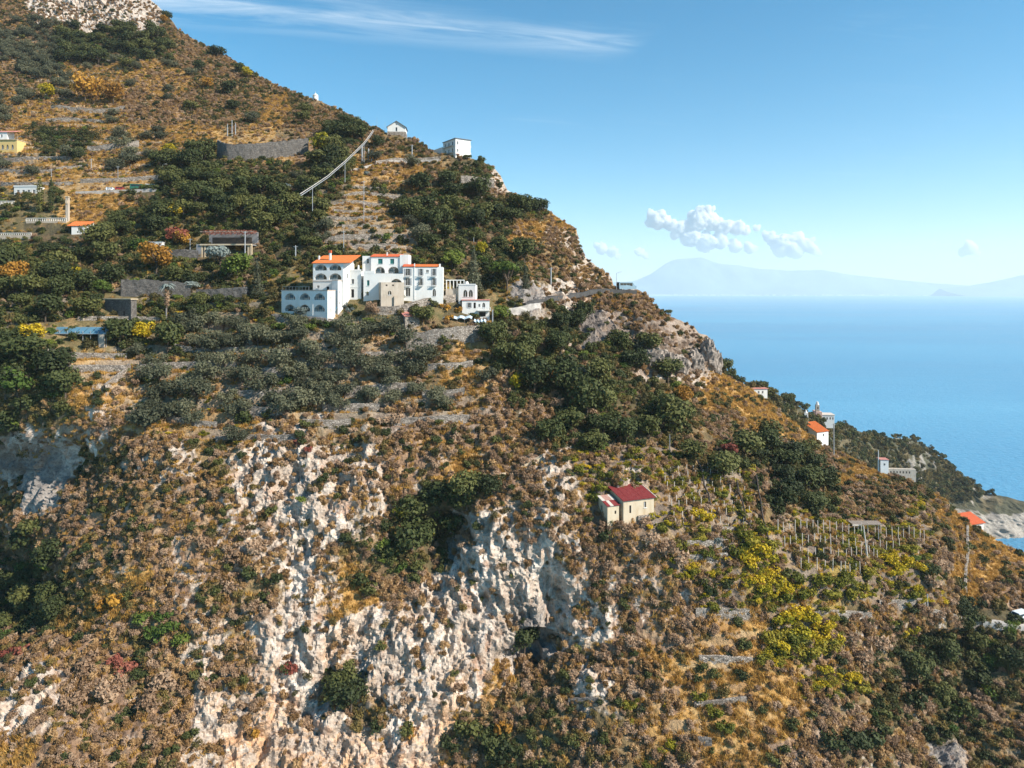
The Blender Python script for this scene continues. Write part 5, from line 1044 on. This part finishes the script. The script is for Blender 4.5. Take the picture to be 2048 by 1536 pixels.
tw('wall right of the highest olives', [(850,740),(900,742),(950,736)], 12); tw('wall among the upper olives', [(600,730),(680,732),(760,732)], 12)
# gardens on the left
tw('broad dark slanting wall behind the palm', [(238,592),(320,594),(385,592)], 33, mat='wall_stone_dark'); tw('shaded dark wall right of the palm', [(388,594),(440,594),(500,592)], 24, mat='wall_stone_dark'); tw('garden wall under the stone hut', [(150,640),(240,640),(340,640)], 8); tw('garden wall below the arcade wing', [(540,640),(600,646),(690,652)], 14)
tw('wall under the greenhouse', [(90,706),(160,708),(260,712)], 12); tw('golden-topped wall below the greenhouse', [(110,738),(180,740),(258,738)], 16); tw('dark garage forecourt wall above the silvery tree', [(300,522),(350,522),(400,520)], 20, mat='wall_stone_dark'); tw('wall below the hotel terrace', [(730,626),(790,628),(850,610),(915,602)], 14)
# golden terraces, upper left
tw('pale road wall below the dark hedge', [(172,300),(230,302),(282,294)], 14); tw('first golden terrace wall from the top', [(0,322),(80,318),(150,320)], 7); tw('second golden terrace wall from the top', [(0,348),(90,346),(180,334)], 7); tw('golden terrace wall left of the bastion', [(240,316),(300,314),(350,314)], 7)
tw('pale parapet beside the parked cars', [(158,366),(240,364),(320,358)], 8); tw('wall above the dark hedge', [(90,242),(150,240),(210,244)], 8); tw('wall over the orange autumn trees', [(190,120),(225,124),(262,126)], 7); tw('wall under the orange autumn trees', [(100,218),(170,222),(255,220)], 7); tw('wall beside the russet tree', [(125,165),(170,160),(200,158)], 6); tw('lowest golden terrace wall', [(0,372),(70,372),(150,370)], 7)
# stepped terraces mid-slope
for i, pts in enumerate([[(688,376),(725,374),(762,376)], [(668,392),(735,390),(802,392)], [(664,408),(735,407),(812,408)], [(660,424),(720,422),(760,424)], [(642,442),(700,440),(760,442)], [(680,456),(730,455),(776,456)], [(640,478),(730,476),(818,476)], [(650,494),(730,493),(800,494)]]):
    tw(f"{['topmost','second','third','fourth','fifth','sixth','seventh','lowest'][i]} of the stepped terrace walls above the hotel", pts, 8)
# roads and ridge
tw('road wall under the ridge house', [(918,372),(955,374),(992,382)], 20); tw('pale road wall left of the ridge house', [(748,336),(800,328),(850,324),(885,322)], 9); tw('long path wall on the sea ridge', [(1502,868),(1560,884),(1600,897),(1640,908)], 6); tw('concrete wall below the road bend', [(1008,634),(1040,632),(1078,628)], 12, mat='concrete')
tw('stone wall running down the right ridge', [(1936,1056),(1939,1100),(1941,1150),(1941,1196)], 9, follow=True); tw('pale wall above the yellow vines', [(1362,1098),(1410,1098),(1458,1096)], 14); tw('wall left of the yellow vines', [(1360,1120),(1410,1120),(1456,1118)], 10); tw('short wall right of the farmhouse', [(1390,1062),(1440,1060),(1475,1058)], 8)
tw('low grassy wall below the vineyard', [(1382,1226),(1450,1226),(1504,1224)], 9); tw('grey wall on the bottom grass slope', [(1362,1484),(1400,1482),(1432,1488)], 12, mat='wall_stone_dark'); tw('wall over the lower yellow vines', [(1560,1228),(1640,1226),(1740,1232)], 8); tw('wall beside the road with the white van', [(1850,1226),(1920,1240),(1985,1252)], 10); tw('wall at the right vineyard foot', [(1750,1206),(1810,1206),(1852,1204)], 8)
tw('small stone step in the bottom slope', [(1130,1412),(1170,1412),(1205,1414)], 10, mat='wall_stone_dark'); tw('middle wall of the grassy bottom slope', [(1390,1320),(1450,1322),(1510,1320)], 9); tw('lower wall of the grassy bottom slope', [(1380,1400),(1440,1402),(1500,1402)], 9)
# round bastion
stone_wall('stone_bastion', 'curved grey stone bastion holding a road platform', [(434,312),(450,322),(500,322),(550,316),(620,308)], 33, 'wall_stone_dark', 1.2, None, 'bastion')
def ribbon(name, label, pts, width, mat, lift=.25, kind='structure'):
    P = []
    for a, b in zip(pts, pts[1:]):
        for t in np.linspace(0, 1, 6)[:-1]: P.append(gpt(a[0] + (b[0]-a[0]) * t, a[1] + (b[1]-a[1]) * t))
    P.append(gpt(*pts[-1])); A = np.array(P); 
    ker = np.ones(5) / 5
    for ax in range(3): A[:, ax] = np.convolve(np.pad(A[:, ax], 2, mode='edge'), ker, 'valid')
    V = []
    for i in range(len(A)):
        t = A[min(i+1, len(A)-1)] - A[max(i-1, 0)]; nb = np.array([-t[1], t[0], 0]); nb /= np.linalg.norm(nb) + 1e-9
        if nb[1] < 0: nb = -nb
        V += [A[i] - nb * width * .3 + [0, 0, lift], A[i] + nb * width * .7 + [0, 0, lift], A[i] - nb * width * .3 + [0, 0, lift - 1.5], A[i] + nb * width * .7 + [0, 0, lift - 1.5]]
    Fc = []
    for i in range(len(A) - 1):
        o = 4 * i; Fc += [(o, o+4, o+5, o+1), (o, o+2, o+6, o+4), (o+1, o+5, o+7, o+3)]
    me = mesh_np(name, np.array(V), np.array(Fc)); me.materials.append(M[mat]); o = link(name, me); tag(o, label, kind=kind); return o
ribbon('road', 'coast road curving round the crag with the bus', [(1030,622),(1085,604),(1140,592),(1190,584),(1228,581),(1276,582)], 5.5, 'asphalt'); ribbon('road', 'pale road below the ridge house', [(640,345),(690,338),(750,332),(820,324),(885,320)], 4.5, 'concrete'); ribbon('road', 'left road beside the parked cars', [(150,386),(200,384),(260,382),(325,378)], 5, 'concrete'); ribbon('road', 'concrete road with the white van at the right edge', [(1960,1236),(2000,1244),(2060,1252),(2120,1262)], 5.0, 'concrete')
ribbon('path', 'dusty path on the brow left of the farmhouse', [(985,962),(1000,950),(1030,938),(1065,930),(1085,922)], 1.6, 'cream', .3)
ribbon('yard', 'straw-covered plot with low walls beside the greenhouse garden', [(345,672),(380,668),(430,668),(478,670)], 3.5, 'ochre_paint', .6)

def pole(label, px, py, hpx, rad=.13, name='utility_pole', mat='metal', arm=True, lean=0.0, cat='pole', lamp=False):
    P = gpt(px, py); h = hpx * P.y / FOC; r = link(name, None); r.location = P; r.rotation_euler = (0, lean, 0); tag(r, label, cat, 'poles')
    MB().tube((0, 0, -1.2), (0, 0, h), rad, rad * .7, 8).build('shaft', mat, r)
    if arm: MB().box(-.7, .7, -.06, .06, h - .45, h - .33).build('cross_arm', mat, r)
    if lamp: a = MB().tube((0, 0, h - .1), (1.2, -.2, h + .35), .05, .05, 6).build('arm', mat, r); MB().box(1.0, 1.7, -.4, .0, h + .3, h + .42).build('lamp_head', 'lamp', r)
    return r
for lb, px, py, h, ra, kw in [('tall pale pole beside the headland village',1668,912,66,.22,{}),('left of the three posts on the bastion',455,272,24,.22,dict(arm=False)),('middle post on the bastion',464,272,32,.22,dict(arm=False)),('right post on the bastion',471,272,26,.22,dict(arm=False)),
  ('left of the three thick posts by the cableway',724,322,34,.32,dict(arm=False)),('middle thick post by the cableway',737,324,28,.3,dict(arm=False)),('right thick post by the cableway',743,326,24,.28,dict(arm=False)),('pole beside the road below the ridge house',824,318,30,.25,{}),
  ('thin pole behind the hotel terraces',728,452,90,.10,{}),('pole above the hotel roof',688,512,48,.12,{}),('thick pole beside the white hut',591,524,34,.22,{}),('pole at the right end of the garage',490,520,58,.20,{}),('pole in front of the red creeper',380,506,30,.13,{}),
  ('lamp post above the parked cars',325,368,38,.10,dict(arm=False, lamp=True)),('thin pole above the pale parapet',236,362,30,.10,{}),('thin pole left on the golden terraces',103,366,28,.10,{}),('pole on the middle golden terrace',183,338,24,.14,{}),('pole beside the road cut',1100,572,34,.25,{}),('white pole in the wood under the road',1338,902,34,.12,dict(arm=False)),
  ('short pole by the lower olives',598,752,24,.11,dict(arm=False)),('pale garden post right of the hotel',946,500,18,.12,dict(arm=False)),('thin mast on the ridge near the gabled house',754,262,26,.06,dict(arm=False)),('second thin mast left of the gabled house',770,266,22,.06,dict(arm=False)),('pale gatepost below the vineyard',1850,1212,26,.18,dict(arm=False)),('white pole by the stone hut wall',332,640,26,.1,dict(arm=False)),('pole near the stone shed terrace',985,660,40,.2,dict(arm=False))]: pole(lb, px, py, h, ra, **kw)
pole('street lamp behind the bus on the road bend', 1233, 582, 36, .09, 'street_lamp', 'metal', False, 0, 'street lamp', True)
pole('leaning pale timber pole in the vineyard', 1738, 1128, 80, .19, 'timber_pole', 'pale_sheet', False, -.13)
# cableway pipe
c0 = [(600,388),(625,372),(655,352),(690,322),(715,298),(728,285),(738,272),(746,260)]; Yc = np.interp([p[0] for p in c0], [600, 746], [205, 288])
r = link('cableway_pipe', None); r.location = pix(*c0[0], Yc[0]); tag(r, 'pale pipe line swooping from the wood up to the ridge', 'pipe')
pts = [pix(p[0], p[1], y) - r.location for p, y in zip(c0, Yc)]; MB().path(pts, .13, 8).build('pipe', 'concrete', r); MB().path([p + Vector((.2, .2, -.45)) for p in pts], .12, 6).build('carrier_cable', 'metal', r)
for i in (1, 3, 5): MB().tube(pts[i] + Vector((0, 0, -8)), pts[i], .10, .08, 8).build('support', 'metal', r)
# palm
P = gpt(333, 632); r = link('palm_tree', None); r.location = P; tag(r, 'shaggy palm with skirt of dead fronds beside the stone hut', 'tree')
MB().tube((0, 0, -1), (.15, 0, 9.2), .26, .2, 9).build('trunk', 'bark', r)
cv_, cf_ = leaf_cloud([(0.1, 0, z, .55 + .1*math.sin(z*3), .55, .9) for z in np.linspace(4.2, 7.6, 5)], 500, .42, -.6, 81, .5, tri=True, droop=.5); m_ = mesh_np('dead_fronds', cv_, cf_); m_.materials.append(M['mauve']); link('dead_fronds', m_, r)
for i in range(16):
    a = i * 2.4; L_ = 2.3 + .3 * math.sin(i); el = .9 - .1 * (i % 8); mb = MB(); prev = None
    for q in range(7):
        t = q / 6; x = L_ * t * math.cos(a) * math.cos(el * .6); y = L_ * t * math.sin(a) * math.cos(el * .6); z = 9.0 + L_ * (math.sin(el) * t - 1.0 * t * t * .9); w = .34 * math.sin(math.pi * (t * .9 + .08)); c = Vector((.15 + x, y, z)); s_ = Vector((-math.sin(a), math.cos(a), 0)) * w
        if prev: mb.face([prev[0] - prev[1] + Vector((0, 0, -.12)), c - s_ + Vector((0, 0, -.12)), c, prev[0]]); mb.face([prev[0], c, c + s_ + Vector((0, 0, -.12)), prev[0] + prev[1] + Vector((0, 0, -.12))])
        prev = (c, s_)
    mb.build('frond', 'silver', r)
# clipped hedge on the high terrace
P0, P1 = gpt(55, 274), gpt(200, 274); n = 18
r = link('clipped_hedge', None); r.location = P0; tag(r, 'long dark clipped hedge on the high terrace', 'hedge'); bl = [tuple((P1 - P0) * (i / n)) for i in range(n + 1)]
cv_, cf_ = leaf_cloud([(b[0], b[1], b[2] + 2.4 + .2*math.sin(i*2), 1.4, 1.6, 3.4) for i, b in enumerate(bl)], 3600, .36, .3, 83, .5); m_ = mesh_np('foliage', cv_, cf_); m_.materials.append(M['oak']); link('foliage', m_, r)
MB().path([Vector(b) + Vector((0, 0, .2)) for b in bl], .15, 5).build('stems', 'bark', r)

# ------------------------------------------------------------------ vineyard trellises, rails, shelter
def trellis(label, pts, n, h, wires=True, mat='pale_sheet'):
    P = [gpt(*p) for p in pts]; r = link('vine_trellis', None); r.location = P[0]; tag(r, label, 'trellis', 'vine trellises'); xs = np.linspace(0, len(pts) - 1, n); Q = []
    for x in xs: i = min(int(x), len(pts) - 2); t = x - i; Q.append(gpt(pts[i][0] + (pts[i+1][0]-pts[i][0]) * t, pts[i][1] + (pts[i+1][1]-pts[i][1]) * t) - P[0])
    for i, q in enumerate(Q): MB().tube(q + Vector((0, 0, -.6)), q + Vector((random.uniform(-.12, .12), 0, h * random.uniform(.85, 1.15))), .10, .08, 6).build('post', mat, r)
    if wires:
        for hh_ in (.55, .92): MB().path([q + Vector((0, 0, h * hh_)) for q in Q], .014, 4).build('wire', 'wood_dark', r)
    return r
trellis('pale vine posts in the top row behind the timber pole', [(1556,1066),(1650,1068),(1760,1070),(1852,1078)], 26, 2.9); trellis('vine posts in the second row of the right vineyard', [(1570,1092),(1680,1092),(1800,1094)], 20, 2.5); trellis('vine posts in the third row of the right vineyard', [(1600,1112),(1700,1112),(1760,1114)], 14, 2.4); trellis('vine posts in the lowest row of the right vineyard', [(1600,1140),(1680,1140),(1730,1142)], 11, 2.3)
for i, y in enumerate((938, 954, 972, 990, 1010, 1030, 1046)): trellis(f"{['top','second','third','fourth','fifth','sixth','bottom'][i]} trellis row of the bare vines right of the farmhouse", [(1325 + 4*i, y + 8), (1400 + 4*i, y), (1470 + 5*i, y + 2)], 11, 1.5)
for i, pts in enumerate([[(1392,925),(1402,960),(1412,1000),(1424,1030)], [(1468,985),(1480,1020),(1492,1060),(1500,1085)], [(1506,975),(1518,1020),(1532,1080),(1548,1140),(1566,1200)]]):
    r = link('rack_rail', None); P = [gpt(*p) for p in pts]; r.location = P[0]; tag(r, f"dark rack rail running down the vines, {['nearest the farmhouse','the middle one','the longest and rightmost'][i]}", 'rail', 'vineyard rails')
    Q = [gpt(pts[0][0] + 0, pts[0][1])]; Q = [];
    for a, b in zip(pts, pts[1:]):
        for t in np.linspace(0, 1, 5)[:-1]: Q.append(gpt(a[0]+(b[0]-a[0])*t, a[1]+(b[1]-a[1])*t) - P[0] + Vector((0, 0, 1.7)))
    MB().path(Q, .19, 6).build('beam', 'wood_dark', r)
    for q in Q[::3]: MB().tube(q + Vector((0, 0, -2.3)), q, .06, .06, 6).build('leg', 'wood_dark', r)
P = gpt(1708, 1062); r = link('vine_shelter', None); r.location = P; tag(r, 'flat timber shelter roof on posts at the vineyard top', 'shelter'); W = 6.6
mb_ = MB().box(-.2, W, -.4, 2.2, 2.35, 2.5).build('roof', 'wood', r); bar(r, 'fascia', -.4, 1.5, -.6, -.42, 2.2, 2.5, 'pale_sheet')
for x in (1.2, W - .8): MB().tube((x, 0, -1), (x, 0, 2.35), .1, .08, 6).build('post', 'metal', r); MB().tube((x, 0, 1.2), (x - .9, 0, 2.35), .06, .06, 6).build('brace', 'wood', r)

# ------------------------------------------------------------------ vehicles
def vehicle(name, label, cat, P, yaw, L, Wd, H, paint, cab=.22, stripe=None, bus=False, glass='glass'):
    """body drawn as a side profile, x forward"""
    r = link(name, None); r.location = P; r.rotation_euler = (0, 0, R(yaw)); tag(r, label, cat)
    hb = .35; prof = [(-L/2, hb), (L/2, hb), (L/2, H*.52), (L/2 - L*cab*.35, H*.58), (L/2 - L*cab, H*.97), (-L/2 + .15, H), (-L/2, H*.9)]; mb = MB(); n = len(prof); y0, y1 = -Wd/2, Wd/2; ins = .12
    A = [(x, y0 + (ins if z > H*.55 else 0), z) for x, z in prof]; B = [(x, y1 - (ins if z > H*.55 else 0), z) for x, z in prof]
    mb.face(A); mb.face(B[::-1])
    for i in range(n): j = (i+1) % n; mb.face([A[j], A[i], B[i], B[j]])
    mb.build('body', paint, r)
    wz0, wz1 = H*(.48 if bus else .56), H*.88; xs = np.linspace(-L/2 + .35, L/2 - L*cab - .1, 5 if bus else 3)
    for s_ in (-1, 1):
        y = s_ * (Wd/2 - ins * .9 + .035)
        for a, b in zip(xs, xs[1:]): MB().box(a + .05, b - .05, min(y, y - s_*.05), max(y, y - s_*.05), wz0, wz1).build('window', glass, r)
        for x in (-L*.30, L*.30):
            w = MB().tube((x, s_*(Wd/2 - .02), .36), (x, s_*(Wd/2 - .26), .36), .36, .36, 14).build('wheel', 'rubber', r); MB().tube((x, s_*(Wd/2 + .0), .36), (x, s_*(Wd/2 - .05), .36), .2, .2, 10).build('rim', 'metal', w)
    x0, z0, x1, z1 = L/2 - L*cab*.40, H*.60, L/2 - L*cab*.96, H*.94; MB().face([(x0 + .03, -Wd/2 + .2, z0 + .03), (x0 + .03, Wd/2 - .2, z0 + .03), (x1 + .03, Wd/2 - .25, z1 + .03), (x1 + .03, -Wd/2 + .25, z1 + .03)]).build('windscreen', glass, r)
    MB().box(-L/2 - .03, -L/2 + .02, -Wd/2 + .2, Wd/2 - .2, H*.55, H*.88).build('rear_window', glass, r)
    for s_ in (-1, 1): MB().box(L/2 - .02, L/2 + .03, s_*Wd*.36 - .14, s_*Wd*.36 + .14, H*.36, H*.46).build('headlight', 'lamp', r); MB().box(-L/2 - .04, -L/2 + .01, s_*Wd*.4 - .1, s_*Wd*.4 + .1, H*.34, H*.48).build('tail_light', 'red_paint', r)
    MB().box(-L/2 - .06, -L/2 + .1, -Wd/2, Wd/2, .32, .5).build('bumper', 'dark', r)
    return r
P = gpt(1254, 582) + Vector((0, 1.6, .27)); vehicle('minibus', 'pale blue and white minibus on the road bend above the sea', 'bus', P, 24, 6.8, 2.1, 2.75, 'van_blue', .20, bus=True)
P = gpt(2046, 1249) + Vector((0, 1.2, .27)); vehicle('white_van', 'white van on the concrete road at the right edge', 'van', P, 200, 4.6, 1.9, 2.1, 'van_white', .3)
P = gpt(238, 382) + Vector((0, 1.8, .27)); vehicle('parked_car', 'dark red car parked on the left road', 'car', P, 5, 4.0, 1.7, 1.5, 'red_paint', .35)
P = gpt(218, 383) + Vector((0, 1.8, .27)); vehicle('parked_car', 'small white car parked left of the red car', 'car', P, 5, 3.6, 1.6, 1.5, 'van_white', .35)
P = gpt(272, 381) + Vector((0, 1.8, .27)); vehicle('parked_van', 'dark green and white van parked right of the red car', 'van', P, 5, 5.6, 2.0, 2.4, 'van_green', .25)
P = gpt(300, 380) + Vector((0, 1.8, .27)); vehicle('parked_van', 'white van parked at the right end of the left road', 'van', P, 5, 4.8, 1.9, 2.2, 'van_white', .25)

# ------------------------------------------------------------------ rock pinnacles on the crag and far town
def boulder(name, label, px, py, rx, ry, rz, seed, mat='rock', dz=0.0, group='rock pinnacles'):
    g = np.random.default_rng(seed); nu, nv = 34, 26; u = np.linspace(0, 2*math.pi, nu, endpoint=False); v = np.linspace(-math.pi/2, math.pi/2, nv); U, Vv = np.meshgrid(u, v); S = np.stack([np.cos(Vv)*np.cos(U), np.cos(Vv)*np.sin(U), np.sin(Vv)], -1)
    S = np.sign(S) * np.abs(S) ** .75; d = 1 + .45 * fbm(S * 3 + seed, 1.4, 4, .6, (1, 1, .45)) + .4 * np.round(2 * fbm(S * 3 + seed, 2.2, 2)) / 2; V = S * d[..., None] * [rx, ry, rz]
    I = np.arange(nu * nv).reshape(nv, nu); J = np.roll(I, -1, 1); Fc = np.stack([I[:-1], J[:-1], J[1:], I[1:]], -1).reshape(-1, 4); m = mesh_np(name, V.reshape(-1, 3), Fc); m.materials.append(M[mat]); o = link(name, m); o.location = gpt(px, py) + Vector((0, .5, dz)); return tag(o, label, 'rock', group)
for i, (px, py, a, c, lb) in enumerate([(1404,735,2.3,4.8,'tallest rock pinnacle of the crag against the sea'),(1420,742,2.2,3.6,'outermost rock pinnacle of the crag'),(1382,742,2.6,3.4,'rock pinnacle left of the tallest one'),(1352,752,3.0,3.2,'rock buttress in the middle of the crag'),(1322,745,2.8,3.6,'rock buttress under the crag bushes'),(1292,742,2.9,3.0,'rock buttress left on the crag')]): boulder('rock_pinnacle', lb, px, py, a, a, c, 200 + i, 'rock', c * .35)
mb = MB(); g = random.Random(5)
for i in range(260):
    px = g.choice([g.gauss(1330, 40), g.uniform(1280, 1720), g.uniform(1280, 1720), g.uniform(1700, 2040)]); Y = g.uniform(22950, 23150); p = pix(px, 590, Y); w, h = g.uniform(20, 90), g.uniform(10, 34); mb.box(p.x, p.x + w, Y, Y + 40, SEA_Z - 1, SEA_Z + 6 + h)
tag(mb.build('far_town', 'white_paint'), 'white specks of a town along the far shore', kind='stuff')

# ------------------------------------------------------------------ cumulus over the far coast (beyond the haze)
cm_ = NT('cloud_vapour'); cm_.n.remove(cm_.b); cvp = cm_.node('ShaderNodeVolumePrincipled'); cvp.inputs['Color'].default_value = (1, 1, 1, 1); cvp.inputs['Density'].default_value = 0.02; cvp.inputs['Anisotropy'].default_value = 0.35
cm_.l.new(cvp.outputs[0], cm_.out.inputs['Volume'])
def cloud(label, puffs, Yc=30000.0):
    import bmesh
    bm = bmesh.new(); g = random.Random(len(label)); k = Yc / FOC
    for px, py, r_ in puffs:
        r_ *= 1.3
        for q in range(8):
            rr = r_ * (1 if q == 0 else g.uniform(.3, .62)); ox, oy, oz = (0, 0, 0) if q == 0 else (g.uniform(-.8, .8) * r_, g.uniform(-.8, .8) * r_, g.uniform(-.2, .8) * r_)
            p = pix(px, py, Yc); t = bmesh.ops.create_icosphere(bm, subdivisions=3, radius=rr * k)
            bmesh.ops.translate(bm, verts=t['verts'], vec=(p.x + ox * k, p.y + oy * k, p.z + oz * k))
    me = bpy.data.meshes.new('cumulus_cloud'); bm.to_mesh(me); bm.free(); me.materials.append(cm_.m)
    o = link('cumulus_cloud', me); tag(o, label, 'cloud', 'cumulus clouds', 'thing')
    md = o.modifiers.new('union', 'REMESH'); md.mode = 'VOXEL'; md.voxel_size = 36
    tx_ = bpy.data.textures.new('billow', 'CLOUDS'); tx_.noise_scale = 200; tx_.noise_depth = 4
    dm = o.modifiers.new('billow', 'DISPLACE'); dm.texture = tx_; dm.texture_coords = 'GLOBAL'; dm.strength = 240; dm.mid_level = .55
    return o
cloud('large white cumulus bank standing over the far mountains', [(1315,440,15),(1300,446,8),(1338,449,10),(1360,456,12),(1385,450,13),(1405,430,12),(1413,424,9),(1400,440,17),(1425,445,13),(1445,456,13),(1470,457,11),(1490,461,8),(1512,458,5),(1380,476,15),(1410,485,16),(1350,470,8),(1440,482,13),(1470,492,11),(1500,497,9)])
cloud('second white cumulus tower right of the large cloud bank', [(1538,474,9),(1555,485,12),(1575,481,11),(1595,477,11),(1610,490,12),(1560,500,12),(1590,501,14),(1626,500,8),(1637,506,5)])
cloud('small faint cumulus puff left of the cloud bank', [(1203,497,10),(1222,504,9),(1235,512,5)]); cloud('tiny faint puff between the small cloud and the bank', [(1280,505,7),(1292,512,5)]); cloud('small lone cumulus near the right edge of the sky', [(1940,497,11),(1926,505,7),(1955,506,5)])
# ------------------------------------------------------------------ haze
hv = NT('haze_air'); hv.n.remove(hv.b); pv = hv.node('ShaderNodeVolumePrincipled')
pv.inputs['Color'].default_value = (0.90, 0.97, 1.0, 1); pv.inputs['Density'].default_value = HAZE_DENSITY; pv.inputs['Anisotropy'].default_value = 0.1
hv.l.new(pv.outputs[0], hv.out.inputs['Volume'])
X0, X1, Y0, Y1, Z0, Z1 = -25000, 25000, -400, 27500, -225, 1330
hvv = [(x, y, z) for z in (Z0, Z1) for y in (Y0, Y1) for x in (X0, X1)]
hm = mesh_np('haze', np.array(hvv), np.array([(0,2,3,1),(4,5,7,6),(0,1,5,4),(2,6,7,3),(0,4,6,2),(1,3,7,5)])); hm.materials.append(hv.m)
tag(link('haze', hm), 'thin pale blue sea haze in the air', kind='stuff')
